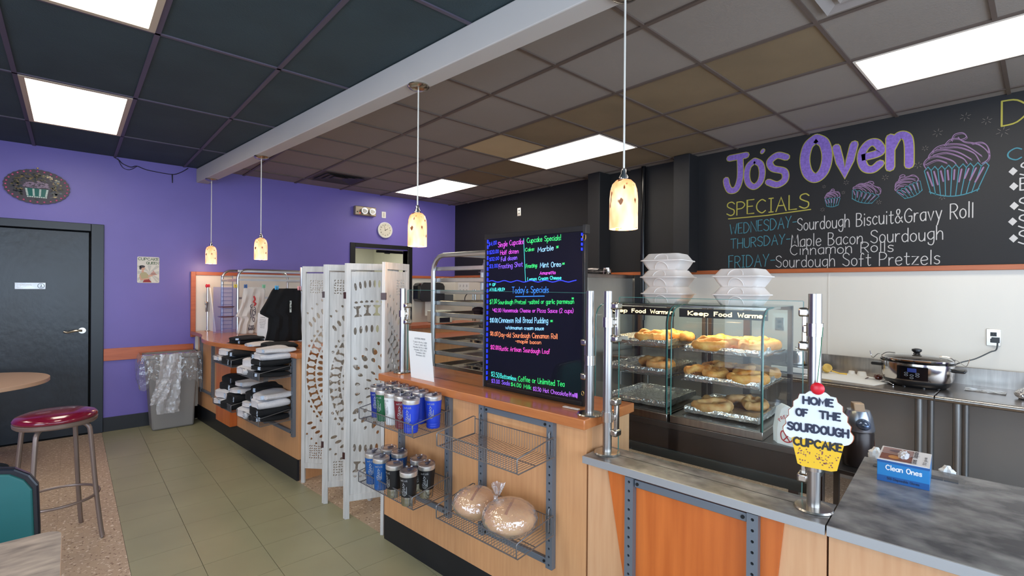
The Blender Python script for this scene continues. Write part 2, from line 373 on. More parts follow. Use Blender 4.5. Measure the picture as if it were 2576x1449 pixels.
rest = B().prism([(XL, YB), (X0-5*T, YB), (X0-5*T, WY), (XL, WY)], -.005, -.0002)
rest.prism([(X0-5*T, YB), (X0, YB), (X0, Y0-9*T), (X0-5*T, Y0-9*T)], -.005, -.0002)
rest.prism([tuple(W(1.702, -2.7))[:2], (WX, YB), (WX, WY), tuple(W(1.702, 6.6))[:2], (1.09, WY)], -.005, -.0002)
o = put('vinyl_sheet', rest, tan, floor, smooth=False)
# walls
def wallbox(name, parts, m):
    b = B()
    for p in parts: b.box(*p)
    return struct(put(name, b, m, smooth=False))
TH = .14
wf = wallbox('wall_far', [(XL, -.78, WY, WY+TH, 0, CZ+.1), (-.78, .17, WY, WY+TH, 2.1, CZ+.1), (.17, 3.0, WY, WY+TH, 0, CZ+.1), (3.0, 3.85, WY, WY+TH, 2.1, CZ+.1), (3.85, WX+.1, WY, WY+TH, 0, CZ+.1)], purple)
wr = wallbox('wall_right', [(WX, WX+.12, YB, WY, 1.7, CZ+.1)], black_paint)
put('lower_panel', B().box(WX, WX+.12, YB, WY, 0, 1.7), white_panel, wr, smooth=False)
for y in (1.239, 3.6, -1.2, 5.2):
    put('panel_seam', B().box(WX-.003, WX, y-.006, y+.006, .0, 1.69), white_panel, wr)
# pilasters on the black wall
put('pilaster', B().box(4.53, WX, 3.49, 3.665, 1.72, CZ), black_paint, wr, bev=.004, smooth=False)
put('pilaster', B().box(4.547, WX, 2.395, 2.57, 1.72, CZ), black_paint, wr, bev=.004, smooth=False)
wallbox('wall_left', [(XL-.12, XL, YB, WY+.1, 0, .55), (XL-.12, XL, YB, WY+.1, 2.6, CZ+.1), (XL-.12, XL, YB, -1.3, .55, 2.6), (XL-.12, XL, 2.0, WY+.1, .55, 2.6)], purple)
wallbox('wall_near', [(XL, WX+.1, YB-.12, YB, 0, .5), (XL, WX+.1, YB-.12, YB, 2.6, CZ+.1), (XL, -2.3, YB-.12, YB, .5, 2.6), (3.9, WX+.1, YB-.12, YB, .5, 2.6)], purple)
def window(n, b, g):
    wi = struct(put('window_%d' % n, b, black_pl, smooth=False)); put('pane', g, glass, wi, smooth=False)
b = B()
for x in (-2.3, -.77, .8, 2.33, 3.84): b.box(x, x+.06, YB-.09, YB-.03, .5, 2.6)
b.box(-2.3, 3.9, YB-.09, YB-.03, .5, .56); b.box(-2.3, 3.9, YB-.09, YB-.03, 2.54, 2.6)
window(1, b, B().box(-2.25, 3.85, YB-.066, YB-.06, .55, 2.55))
b = B()
for y in (-1.3, .32, 1.94): b.box(XL-.09, XL-.03, y, y+.06, .55, 2.6)
b.box(XL-.09, XL-.03, -1.3, 2.0, .55, .61); b.box(XL-.09, XL-.03, -1.3, 2.0, 2.54, 2.6)
window(2, b, B().box(XL-.066, XL-.06, -1.25, 1.95, .6, 2.55))
# ceiling
ceil = struct(put('ceiling', B().box(XL-.1, WX+.1, YB-.1, WY+.1, CZ+.05, CZ+.1), mat('plenum', (40, 38, 36), .9), smooth=False))
dk_tile = mat('dark_blue_ceiling_tile', (50, 66, 71), .75, var=.12, scale=3, bump=.25, bs=130)
dk_bar = mat('purple_grey_grid_bar', (82, 74, 88), .5)
lt_tile = mat('taupe_ceiling_tile', (144, 135, 127), .7, var=.05, scale=1.3, bump=.15, bs=110)
br_tile = mat('stained_brown_ceiling_tile', (128, 110, 84), .75, var=.12, scale=2, bump=.15, bs=110)
be_tile = mat('beige_ceiling_tile', (190, 168, 130), .75, var=.05, scale=2, bump=.15, bs=110)
lt_bar = mat('brown_grid_bar', (98, 84, 76), .5)
UB = 1.74
LX0, LY0, LW, LH = -.275, 3.218, .6125, 1.223
for i in range(-4, 4):
    for j in range(-5, 3):
        x, y = LX0+i*LW, LY0+j*LH
        if i == 0 and j in (1, -1): continue
        if i == -3 and j in (1, -1, -3): continue
        P = [(x, y), (x+LW, y), (x+LW, y+LH), (x, y+LH)]
        P = clip(clip(clip(clip(P, CA, SA, UB), 0, 1, WY), -1, 0, -XL), 0, -1, -YB)
        if len(P) < 3: continue
        put('tile', B().prism(P, CZ+.004, CZ+.016), dk_tile, ceil, smooth=False)
RX0, RY0, RT = 2.173, 2.010, .6096
lights_r = {(2, 5), (2, 6), (2, 1), (2, 2), (2, -3), (2, -4), (2, -7)}
vents = {(0, 6): 0, (0, -3): 1}
brown = {(1, 1), (1, 0), (1, -1), (2, -1), (2, 3), (2, 0), (3, 1), (3, 0), (1, -2), (2, 4)}
for i in range(-2, 5):
    for j in range(-8, 8):
        if (i, j) in lights_r or (i, j) in vents: continue
        x, y = RX0+i*RT, RY0+j*RT
        P = [(x, y), (x+RT, y), (x+RT, y+RT), (x, y+RT)]
        P = clip(clip(clip(clip(P, -CA, -SA, -UB), 0, 1, WY), 1, 0, WX), 0, -1, -YB)
        if len(P) < 3: continue
        m = be_tile if (i, j) == (1, 2) else br_tile if (i, j) in brown else lt_tile
        put('tile', B().prism(P, CZ+.004+R.uniform(0, .002), CZ+.016), m, ceil, smooth=False)
def bar(P, m):
    if len(P) > 2: put('grid_bar', B().prism(P, CZ-.004, CZ+.006), m, ceil, smooth=False)
h = .0125
for i in range(-4, 5):
    x = LX0+i*LW; bar(clip([(x-h, YB), (x+h, YB), (x+h, WY), (x-h, WY)], CA, SA, UB), dk_bar)
for j in range(-4, 3):
    y = LY0+j*LH; bar(clip([(XL, y-h*.8), (4, y-h*.8), (4, y+h*.8), (XL, y+h*.8)], CA, SA, UB), dk_bar)
for i in range(-1, 5):
    x = RX0+i*RT; bar(clip([(x-h, YB), (x+h, YB), (x+h, WY), (x-h, WY)], -CA, -SA, -UB), lt_bar)
for j in range(-7, 8):
    y = RY0+j*RT
    for i in range(-2, 5):
        if i == 2 and j in (6, 2, -3, -6): continue
        x = RX0+i*RT; xe = min(x+RT-h, WX); bar(clip([(x+h, y-h*.8), (xe, y-h*.8), (xe, y+h*.8), (x+h, y+h*.8)], -CA, -SA, -UB), lt_bar)
def beam():
    b = B().box(1.68, 1.80, -2.55, 6.35, 2.74, 2.899)
    # stop the beam at the purple wall
    b.v = [(p[0], p[1] if p[1] < 0 else (WY-.001-p[0]*SA)/CA, p[2]) for p in b.v]
    o = put('trim_1', b, offwhite, k=True, origin=(0, 0, 0), bev=.006, smooth=False); struct(o)
beam()
# rails and boards
struct(put('trim_2', B().box(.253, 1.05, WY-.02, WY, .745, .873), cherry_x, bev=.003))           # chair rail
b = B().box(1.02, 1.068, WY-.03, WY, .95, 1.705)
struct(put('trim_3', b, cherry_x, bev=.003))
struct(put('trim_4', B().box(1.068, 2.93, WY-.03, WY, 1.665, 1.705), cherry_x, bev=.003))
struct(put('trim_5', B().box(3.92, WX, WY-.03, WY, 1.68, 1.72), cherry_x, bev=.003))
struct(put('trim_6', B().box(WX-.03, WX, YB, WY-.03, 1.698, 1.735), cherry_y, bev=.003))
struct(put('trim_7', B().box(1.068, 2.93, WY-.012, WY, 0, 1.665).box(3.92, WX, WY-.012, WY, 0, 1.68), white_panel, smooth=False))
struct(put('baseboard_far', B().box(.253, 1.10, WY-.012, WY, 0, .148), base_black, bev=.002))
# left door
d1 = struct(put('door_1', B().box(-.745, .135, WY+.02, WY+.06, .01, 2.085), navy_door, bev=.002))
put('frame', B().box(.15, .253, WY-.025, WY+.08, 0, 2.173).box(-.86, -.757, WY-.025, WY+.08, 0, 2.173).box(-.757, .15, WY-.025, WY+.08, 2.095, 2.173), mat('black_door_frame', (26, 34, 44), .35), d1, bev=.004)
put('backing', B().box(-.86, .25, WY+.09, WY+.11, -.005, 2.2).box(-.757, .15, WY+.001, WY+.09, -.005, .004), dark, d1, smooth=False)  # added dark boxes stop light leaking in round the door leaf
hd = put('handle', B().cyl((.085, WY+.02, 1.075), (.085, WY-.01, 1.075), .032, .030, 24).cyl((.085, WY-.01, 1.075), (.085, WY-.04, 1.075), .012).tube(smooth_line([(.085, WY-.04, 1.075), (.04, WY-.045, 1.078), (0, WY-.045, 1.07), (-.03, WY-.043, 1.064), (-.055, WY-.04, 1.072)], 4), [.011]*17, 8), nickel, d1)
sg = local('door_sign', 'small silver employees sign on the dark door', 'sign', (-.295, WY+.0185, 1.53), rz=0)
put('plate', B().box(-.108, .108, -.004, 0, -.032, .032), mat('brushed_silver_plate', (190, 192, 196), .35, .6, var=.25, scale=9), sg, bev=.003)
bb = B(); mpd = lambda x, y, l: (x, -.0045-l, y)
write(bb, 'Employees', -.1, .004, .01, .004, .018, .0022, mpd); write(bb, 'Only', -.1, -.024, -.055, -.024, .018, .0022, mpd)
put('lettering', bb, paper, sg)
bb = B(); ribbon(bb, [(.075+.024*math.cos(t*PI/8), .024*math.sin(t*PI/8)) for t in range(17)], .004, mpd); ribbon(bb, [(.075, .012), (.078, -.002), (.068, -.012), (.085, -.012)], .005, mpd)
put('symbol', bb, black_pl, sg)
# kitchen doorway: frame and the room beyond
dw = struct(put('trim_8', B().box(2.925, 3.0, WY-.02, WY+TH, 0, 2.172).box(3.85, 3.925, WY-.02, WY+TH, 0, 2.172).box(3.0, 3.85, WY-.02, WY+TH, 2.115, 2.172), mat('black_casing', (20, 19, 20), .4), bev=.003))
br = B().box(2.0, 2.1, WY+TH, 9.6, 0, 2.7).box(4.7, 4.8, WY+TH, 9.6, 0, 2.7).box(2.0, 4.8, 9.5, 9.6, 0, 2.7).box(2.0, 4.8, WY+TH, 9.6, 2.6, 2.7).box(2.0, 4.8, WY+TH, 9.6, -.1, 0)
struct(put('wall_back_room', br, mat('pale_back_room_paint', (205, 205, 190), .7, var=.06, scale=1.5), smooth=False))
area('back_room_light', (3.3, 8.3, 2.55), (0, 0, 0), .8, .8, 28, (1, .97, .85))
pp = thing('sprinkler_pipe', 'black iron pipe with elbow seen through the kitchen doorway', 'pipe', (3.9, 7.4, 2.2))
put('pipe', B().tube(smooth_line([(3.75, 7.4, 2.59), (3.75, 7.4, 2.18), (3.79, 7.4, 2.13), (4.69, 7.4, 2.13)], 3), .025, 10), mat('black_iron', (35, 36, 36), .5, .5), pp)
put('elbow', B().cyl((3.75, 7.4, 2.3), (3.75, 7.4, 2.22), .04).cyl((3.86, 7.4, 2.13), (3.94, 7.4, 2.13), .04), black_pl, pp)
# ---------------------------------------------------------------- ceiling lights, vents, pendants
fr_w = mat('white_light_frame', (226, 214, 200), .5); fr_p = mat('aged_light_frame', (190, 172, 150), .5)
def ceiling_light(x0, x1, y0, y1, label, group=None, f=.02, trim=True):
    t = thing('ceiling_light', label, 'ceiling light', ((x0+x1)/2, (y0+y1)/2, CZ), group)
    b = B()
    for a in ((x0, x0+f, y0, y1), (x1-f, x1, y0, y1), (x0+f, x1-f, y0, y0+f), (x0+f, x1-f, y1-f, y1)): b.box(*a, CZ-.008, CZ+.012)
    put('frame', b, fr_w if trim else fr_p, t)
    put('diffuser', B().box(x0+f, x1-f, y0+f, y1-f, CZ-.001, CZ+.006), panel_em, t, smooth=False)
h = .013
ceiling_light(LX0+h, LX0+LW-h, LY0+LH+h, LY0+2*LH-h, 'square-looking warm ceiling light above the dark door', f=.03, trim=False)
ceiling_light(LX0+h, LX0+LW-h, LY0-LH+h, LY0-h, 'warm ceiling light cut by the top edge at upper left', f=.03, trim=False)
for j in (-3, -1, 1): ceiling_light(LX0-3*LW+h, LX0-2*LW-h, LY0+j*LH+h, LY0+(j+1)*LH-h, 'ceiling light over the seating area, %s' % {-3: 'nearest the front windows', -1: 'between its two neighbours', 1: 'nearest the purple wall'}[j], 'lights over the seating area', f=.03, trim=False)
def rl(i, j, lab, g=None): ceiling_light(RX0+i*RT+h, RX0+(i+1)*RT-h, RY0+j*RT+h, RY0+(j+2)*RT-h, lab, g, f=.012)
rl(2, 5, 'farthest recessed ceiling light near the purple wall corner')
rl(2, 1, 'recessed ceiling light in the middle beside the beige tile')
rl(2, -4, 'big bright ceiling light at the upper right above the chalkboard')
def vent(x0, y0, lab, m1, m2):
    c = (x0+RT/2, y0+RT/2, CZ); t = thing('ceiling_vent', lab, 'vent', c)
    put('plate', B().box(x0+.01, x0+RT-.01, y0+.01, y0+RT-.01, CZ+.003, CZ+.012), m1, t, smooth=False)
    for k, s in enumerate((.24, .17, .10)):
        b = B(); a = s-.045; z0, z1 = CZ-.016+.003*k, CZ+.004
        b.add([(c[0]+sx*q, c[1]+sy*q, z) for q, z in ((s, z0), (a, z1)) for sx, sy in ((-1, -1), (1, -1), (1, 1), (-1, 1))],
              [(i, (i+1) % 4, 4+(i+1) % 4, 4+i) for i in range(4)])
        put('louvre', b, m2, t, smooth=False)
vent(RX0, RY0+6*RT, 'dusty dark square air vent in the ceiling near the purple wall', mat('dusty_vent_plate', (96, 86, 84), .7), mat('dark_vent_louvre', (60, 54, 54), .5))
vent(RX0, RY0-3*RT, 'pale square air vent cut by the top edge of the picture', lt_tile, mat('pale_vent_louvre', (150, 142, 138), .5))
# pendants
shade_m = mat('speckled_art_glass', (255, 222, 180), .25, em=1.0)
nt = shade_m.node_tree; N = nt.nodes; bs = N['Principled BSDF']
tc = N.new('ShaderNodeTexCoord'); mp = N.new('ShaderNodeMapping'); mp.inputs['Scale'].default_value = (1, 1, .45); nt.links.new(tc.outputs['Object'], mp.inputs[0])
n1 = N.new('ShaderNodeTexNoise'); n1.inputs['Scale'].default_value = 48; n1.inputs['Detail'].default_value = 1; nt.links.new(mp.outputs[0], n1.inputs[0])
r1 = N.new('ShaderNodeValToRGB'); e = r1.color_ramp.elements; e[0].position = .66; e[0].color = srgb((255, 226, 184)); e[1].position = .71; e[1].color = srgb((110, 70, 40)); nt.links.new(n1.outputs[0], r1.inputs[0])
n2 = N.new('ShaderNodeTexNoise'); n2.inputs['Scale'].default_value = 14; nt.links.new(mp.outputs[0], n2.inputs[0])
r2 = N.new('ShaderNodeValToRGB'); e = r2.color_ramp.elements; e[0].position = .35; e[0].color = srgb((250, 190, 150)); e[1].position = .65; e[1].color = (1, 1, 1, 1); nt.links.new(n2.outputs[0], r2.inputs[0])
mx = N.new('ShaderNodeMix'); mx.data_type = 'RGBA'; mx.blend_type = 'MULTIPLY'; mx.inputs[0].default_value = 1; nt.links.new(r1.outputs[0], mx.inputs[6]); nt.links.new(r2.outputs[0], mx.inputs[7])
nt.links.new(mx.outputs[2], bs.inputs['Base Color']); nt.links.new(mx.outputs[2], bs.inputs['Emission Color']); bs.inputs['Emission Strength'].default_value = .85
def pendant(v, label):
    t = local('pendant_lamp', label, 'pendant lamp', (1.74, v, 2.74), k=True)
    put('canopy', B().lathe([(.0, 0), (.062, 0), (.064, -.006), (.055, -.016), (.03, -.024), (.0, -.026)][::-1], n=32), nickel, t)
    put('cord', B().cyl((0, 0, -.75), (0, 0, -.024), .0042, n=8), mat('silver_cord', (222, 218, 208), .4, .2), t)
    put('socket', B().lathe([(.004, -.705), (.009, -.71), (.011, -.728), (.018, -.742), (.018, -.752), (.0, -.752)][::-1]), chrome, t)
    pr = [(.012, -.75), (.03, -.755), (.045, -.77), (.053, -.795), (.056, -.83), (.056, -.95)]
    b = B().lathe([(a, z) for a, z in pr[::-1]]+[(a-.004, z-.003) for a, z in pr]+[(.052, -.95), (.056, -.95)], n=36)
    b = B(); n = 36; prof = pr+[(a-.004, z) for a, z in reversed(pr)]; vs = []; fs = []
    for r_, z in prof:
        for k in range(n): vs.append((r_*math.cos(2*PI*k/n), r_*math.sin(2*PI*k/n), z))
    for i in range(len(prof)-1):
        for k in range(n): fs.append(((i+1)*n+k, (i+1)*n+(k+1) % n, i*n+(k+1) % n, i*n+k))
    b.add(vs, fs); put('lamp_shade', b, shade_m, t)
    put('bulb', B().blob((0, 0, -.85), (.022, .022, .035)), mat('lit_bulb', (255, 214, 150), em=14), t)
    l = bpy.data.lights.new('bulb_light', 'POINT'); l.energy = 2.6; l.color = (1, .70, .40); l.shadow_soft_size = .04
    lo = bpy.data.objects.new('bulb_light', l); link(lo, t); lo.location = (0, 0, -.965)
pendant(.988, 'nearest and largest looking pendant lamp, in front of the black wall')
pendant(2.355, 'pendant lamp second from the right, in front of the kitchen doorway')
pendant(4.74, 'pendant lamp third from the right, above the hanging tee shirts')
pendant(6.178, 'farthest pendant lamp, at the end of the beam by the purple wall')
# ---------------------------------------------------------------- things on the walls
def outlet(name, label, cat, c, m, blk):   # c on wall_right
    t = local(name, label, cat, c); 
    put('plate', B().box(-.006, 0, -.036, .036, -.058, .058), m, t, bev=.002)
    for z in (-.022, .022):
        s = put('socket', B().box(-.009, -.005, -.016, .016, z-.014, z+.014), blk, t, bev=.002)
        put('slot', B().box(-.0095, -.0088, -.008, -.005, z-.004, z+.006).box(-.0095, -.0088, .005, .008, z-.004, z+.006), dark, s)
    return t
outlet('power_outlet', 'steel wall outlet with the slow cooker cord plugged in', 'outlet', (WX, .246, 1.23), nickel, black_pl)
outlet('power_outlet', 'small outlet high on the black wall above the menu board', 'outlet', (WX, 5.08, 2.63), nickel, white_pl)
outlet('power_outlet', 'wall outlet with a white plug seen through the display case side', 'outlet', (WX, 1.62, 1.24), nickel, black_pl)
t = local('switch_plate', 'white switch plate beside the emergency light', 'switch plate', (3.443, WY, 2.616))
put('plate', B().box(-.034, .034, -.006, 0, -.047, .047), white_pl, t, bev=.002); put('rocker', B().box(-.012, .012, -.010, -.005, -.03, .03), mat('ivory_plastic', (200, 192, 176), .4), t, bev=.002)
t = thing('emergency_light', 'beige two headed emergency light high on the purple wall', 'emergency light', (3.13, WY, 2.63))
put('housing', B().box(2.97, 3.29, WY-.07, WY, 2.565, 2.695), mat('tan_metal', (156, 142, 122), .35, .3), t, bev=.01)
for x in (3.10, 3.22):
    l = put('lamp_head', B().cyl((x, WY-.075, 2.63), (x-.01, WY-.12, 2.625), .02, .042, 24), chrome, t)
    put('lens', B().cyl((x-.01, WY-.1201, 2.625), (x-.0105, WY-.123, 2.625), .038, n=24), mat('frosted_lens', (220, 214, 200), .2), l)
put('indicator', B().blob((3.04, WY-.072, 2.595), (.005, .004, .005)), mat('red_led', (255, 60, 30), em=4), t)
put('test_hole', B().cyl((3.0, WY-.0705, 2.61), (3.0, WY-.072, 2.61), .009), dark, t)
t = local('wall_clock', 'round white wall clock above the kitchen doorway', 'clock', (3.457, WY, 2.387))
rot = Matrix.Rotation(PI/2, 4, 'X')
put('case', B().lathe([(0, 0), (.112, 0), (.118, .012), (.118, .028), (.108, .034), (.100, .028), (.0, .028)], n=48).xf(rot), mat('white_clock_plastic', (228, 226, 220), .35), t)
mpc = lambda x, y, l: (x, -.0295-l, y)
put('face', B().lathe([(0, .0285), (.099, .0285), (.099, .0292), (0, .0292)], n=40).xf(rot), mat('clock_face', (212, 204, 186), .5), t)
bb = B()
for k in range(1, 13):
    a = PI/2-k*PI/6; s = str(k); write(bb, s, .078*math.cos(a)-.006*len(s), .078*math.sin(a)-.008, .078*math.cos(a)+.006*len(s), .078*math.sin(a)-.008, .017, .003, mpc)
put('numerals', bb, black_pl, t)
for a, l, w_ in ((PI/2+.28, .07, .004), (PI/2-1.1, .045, .006)):
    bb = B(); ribbon(bb, [(-.01*math.cos(a), -.01*math.sin(a)), (l*math.cos(a), l*math.sin(a))], w_, mpc, lift=.001); put('hand', bb, black_pl, t)
# loose cable on the purple wall
cb = [(.33, 2.895), (.372, 2.87), (.40, 2.84), (.47, 2.815), (.52, 2.835), (.60, 2.81), (.70, 2.80), (.80, 2.795), (.86, 2.80), (.93, 2.84), (.99, 2.892)]
o = put('cable', B().tube(smooth_line([(a, WY-.008, z) for a, z in cb], 4), .004, 6).tube(smooth_line([(.36, WY-.008, 2.89), (.40, WY-.008, 2.80), (.46, WY-.008, 2.785), (.52, WY-.008, 2.83)], 3), .003, 6).tube([(.838, WY-.008, 2.80), (.841, WY-.008, 2.70)], [.006, .004], 6), black_pl, origin=(.6, WY, 2.8))
tag(o, 'thin black cable sagging along the top of the purple wall', 'cable')
# mosaic plaque
t = local('mosaic_plaque', 'oval mosaic cupcake plaque with pink beads above the dark door', 'plaque', (-.248, WY, 2.498))
b = B(); n = 56; ring = [((.232+.006*(k % 2))*math.cos(2*PI*k/n), (.165+.005*(k % 2))*math.sin(2*PI*k/n)) for k in range(n)]
put('backing', B().prismy(ring, -.022, 0), mat('dark_plum_rim', (42, 22, 40), .4), t, smooth=False)
pk = mat('pink_glass_bead', (196, 90, 128), .15); bm = None
for k in range(28):
    a = 2*PI*k/28
    if bm is None: o = put('bead', B().blob((0, 0, 0), (.0085, .006, .0085), 8, 6), pk, t); bm = o
    else: o = bm.copy(); link(o, t)
    o.location = (.218*math.cos(a), -.024, .150*math.sin(a))
shard_cols = [(60, 66, 50), (92, 86, 60), (40, 40, 44), (120, 104, 76), (150, 130, 92), (70, 80, 84)]
for ci, c in enumerate(shard_cols):
    bb = B()
    for k in range(70):
        a = R.uniform(0, 2*PI); q = math.sqrt(R.uniform(0, 1))*.92; x, z = .205*q*math.cos(a), .138*q*math.sin(a); s = R.uniform(.008, .018); r0 = R.uniform(0, PI)
        if abs(x+.005) < .1 and -.12 < z < .05: continue
        bb.prismy([(x+s*math.cos(r0+t_)*R.uniform(.4, 1.2), z+s*.5*math.sin(r0+t_)*R.uniform(.5, 1.3)) for t_ in (0, 1.6, 3.1, 4.7)], -.0265-ci*.0004, -.022)
    put('glass_shards', bb, mat('shard_%d' % ci, c, .12, .2), t, smooth=False, kind='stuff')
bb = B()
for k in range(60):
    a = R.uniform(0, PI); q = math.sqrt(R.uniform(0, 1)); x, z = -.005+.10*q*math.cos(a), -.01+.062*q*math.sin(a); s = R.uniform(.009, .016); r0 = R.uniform(0, PI)
    bb.prismy([(x+s*math.cos(r0+t_), z+s*.55*math.sin(r0+t_)) for t_ in (0, 1.7, 3.2, 4.6)], -.0275-k*.00002, -.022)
put('frosting_shards', bb, mat('mauve_glass', (142, 122, 140), .15), t, smooth=False, kind='stuff')
put('wrapper', B().prismy([(-.085, -.02), (.08, -.02), (.066, -.105), (-.072, -.105)], -.027, -.022), mat('teal_glass', (34, 104, 96), .15), t, smooth=False)
bb = B()
for cx in (-.078, -.028, .02, .07):
    for k in range(5): z = -.03-k*.014; x = cx*(1-.03*k); bb.box(x-.007, x+.007, -.030, -.026, z-.006, z+.006)
for k in range(9): bb.box(-.072+k*.016, -.060+k*.016, -.030, -.026, -.108, -.097); 
put('white_squares', bb, mat('pearl_tile', (196, 206, 196), .2), t, smooth=False, kind='stuff')
put('top_bead', B().blob((0, -.012, .182), (.009, .009, .009)), mat('gold_bead', (222, 190, 130), .2, .3), t)
# cupcake queen poster
t = local('poster', 'small cream tin poster reading cupcake queen on the purple wall', 'poster', (.628, WY, 1.713))
def rr(w_, h_, r_, n=5):
    P = []
    for cx, cy, a0 in ((w_-r_, h_-r_, 0), (-w_+r_, h_-r_, PI/2), (-w_+r_, -h_+r_, PI), (w_-r_, -h_+r_, 1.5*PI)):
        P += [(cx+r_*math.cos(a0+k*PI/2/n), cy+r_*math.sin(a0+k*PI/2/n)) for k in range(n+1)]
    return P
put('plate', B().prismy(rr(.098, .143, .012), -.004, 0), mat('cream_print', (214, 208, 196), .4), t, smooth=False)
bb = B()
for k in range(16):
    a = 2*PI*k/16; bb.add([(.01, -.0044, -.03)]+[(max(-.095, min(.095, .01+.2*math.cos(a+d_))), -.0044, max(-.135, min(.05, -.03+.2*math.sin(a+d_)))) for d_ in (-.09, .09)], [(0, 1, 2)])
put('sunburst', bb, mat('pale_grey_print', (188, 186, 178), .5), t, smooth=False)
mpq = lambda x, y, l: (x, -.0048-l, y)
bb = B(); write(bb, 'CUPCAKE', -.09, .105, .09, .105, .026, .0055, mpq, serif=1.2); write(bb, 'QUEEN', -.018, .062, .092, .062, .026, .0055, mpq, serif=1.2)
put('lettering', bb, mat('sage_green_print', (96, 116, 92), .6), t)
def flat(name, polys, c, par, mp_, l=0):
    bb = B()
    for P in polys: bb.add([mp_(x, y, l) for x, y in P], [tuple(range(len(P)))])
    return put(name, bb, mat('print_%d_%d_%d' % c, c, .6), par, smooth=False)
ell = lambda cx, cy, a, b_, n=14: [(cx+a*math.cos(2*PI*k/n), cy+b_*math.sin(2*PI*k/n)) for k in range(n)]
flat('printed_skirt', [[(-.05, -.138), (-.035, -.105), (.005, -.10), (.03, -.138)]], (150, 50, 52), t, mpq)
flat('printed_blouse', [[(-.08, -.09), (-.075, -.045), (-.045, -.02), (-.02, -.03), (.005, -.06), (.0, -.105), (-.04, -.108)]], (176, 166, 130), t, mpq, .0001)
flat('printed_skin', [ell(-.048, .015, .018, .024), [(-.06, -.01), (-.04, -.01), (-.04, -.03), (-.06, -.03)], [(0, -.06), (.04, -.055), (.04, -.068), (-.005, -.08)], [(-.08, -.06), (-.07, -.06), (-.06, -.1), (.01, -.088), (.01, -.1), (-.07, -.118)]], (206, 160, 136), t, mpq, .0002)
flat('printed_hair', [ell(-.055, .035, .026, .014), ell(-.07, .018, .01, .018)], (66, 60, 66), t, mpq, .0003)
flat('printed_cake', [ell(.045, -.05, .036, .008), [(.02, -.046), (.03, -.025), (.045, -.015), (.06, -.025), (.068, -.046)], ell(.045, -.012, .006, .006)], (190, 150, 140), t, mpq, .0003)
# vent pipe on the black wall
o = put('vent_pipe', B().cyl((4.69, 3.01, 1.2), (4.69, 3.01, 2.9), .026, n=16).cyl((4.69, 3.01, 1.86), (4.69, 3.01, 1.93), .03, n=16), mat('black_gloss_metal', (20, 20, 22), .18, .3), origin=(4.69, 3.01, 1.2)); tag(o, 'black vertical pipe against the black wall behind the takeout boxes', 'pipe')
# ---------------------------------------------------------------- the chalk wall
cw = wr
mpw = lambda y, z, l: (WX-.0012-l, -y, z)       # 2D x runs toward -y
purp_ch = mat('purple_chalk', (132, 104, 184), .9, var=.18, scale=60); yel = mat('yellow_chalk', (176, 166, 74), .9); teal = mat('teal_chalk', (72, 132, 146), .9)
wht = mat('white_chalk', (196, 192, 190), .9); pink_ch = mat('pink_purple_chalk', (142, 112, 146), .9)
ch_root = local('chalkboard_mural', 'chalk lettering and cupcake drawings on the black wall', 'wall writing', (0, 0, 0))
ch_root.location = (WX, 1.0, 2.2); ch_root['_o'] = (WX, 1.0, 2.2)
def big(ch, y0, z0, y1, z1, ths):    # glyph box: y0 left (larger y) .. y1, z0 bottom .. z1
    gw, st = strokes(ch); top = 10 if ch in "JO'" else 6
    for nm, wd, mt, l in (('outline', ths+.013, yel, 0), ('fill', ths, purp_ch, .0014)):
        bb = B(); hh = ths/2
        for P in st:
            Q = [(-(y0)+hh+(p[0]/gw)*(y0-y1-2*hh), z0+hh+(p[1]/top)*(z1-z0-2*hh)) for p in smooth_line([tuple(p) for p in P], 2)]
            ribbon(bb, Q, wd, mpw, lift=l)
        put(nm, bb, mt, ch_root, smooth=False)
FONT['J'] = (6, "1,10 6,10/~4.2,10 4.3,4 3.2,.6 1.3,.3 .3,2 0,3.6")
big('J', 2.142, 2.475, 1.902, 2.85, .052); big('o', 1.944, 2.49, 1.757, 2.78, .048); big("'", 1.80, 2.772, 1.755, 2.848, .026); big('s', 1.752, 2.478, 1.551, 2.793, .05)
big('O', 1.464, 2.478, 1.223, 2.888, .072); big('v', 1.219, 2.492, 1.042, 2.77, .052); big('e', 1.042, 2.493, .864, 2.757, .052); big('n', .856, 2.487, .682, 2.772, .052)
for s, ya, za, yb, zb, hh, m, wd in (('SPECIALS', 2.106, 2.267, 1.394, 2.26, .126, yel, .010), ('WEDNESDAY-', 2.073, 2.079, 1.49, 2.106, .1, teal, .007), ('Sourdough Biscuit&Gravy Roll', 1.482, 2.071, .354, 2.076, .108, wht, .0065),
    ('THURSDAY-', 2.066, 1.943, 1.54, 1.961, .09, teal, .007), ('Maple Bacon Sourdough', 1.53, 1.932, .515, 1.927, .103, wht, .0062), ('Cinnamon Rolls', 1.537, 1.857, .806, 1.856, .087, wht, .006),
    ('FRIDAY-', 2.083, 1.756, 1.667, 1.769, .113, teal, .007), ('Sourdough Soft Pretzels', 1.656, 1.751, .532, 1.747, .104, wht, .0062), ('DAILY', .216, 2.69, -.45, 2.69, .17, yel, .01), ('Cupcakes', .185, 2.445, -.35, 2.445, .08, teal, .008),
    ('Single', .125, 2.33, -.25, 2.33, .09, wht, .008), ('Box', .125, 2.235, -.1, 2.235, .08, wht, .008), ('Salted', .13, 2.09, -.2, 2.09, .09, wht, .008), ('Seasoned', .13, 1.98, -.3, 1.98, .09, wht, .008), ('Sweet', .13, 1.87, -.2, 1.87, .09, wht, .008)):
    bb = B(); write(bb, s, -ya, za, -yb, zb, hh, wd, mpw, jit=.03, lift=.0003); put('chalk_line', bb, m, ch_root, smooth=False)
bb = B(); ribbon(bb, [(-2.09, 2.235), (-1.75, 2.232), (-1.38, 2.247)], .009, mpw); put('underline', bb, yel, ch_root, smooth=False)
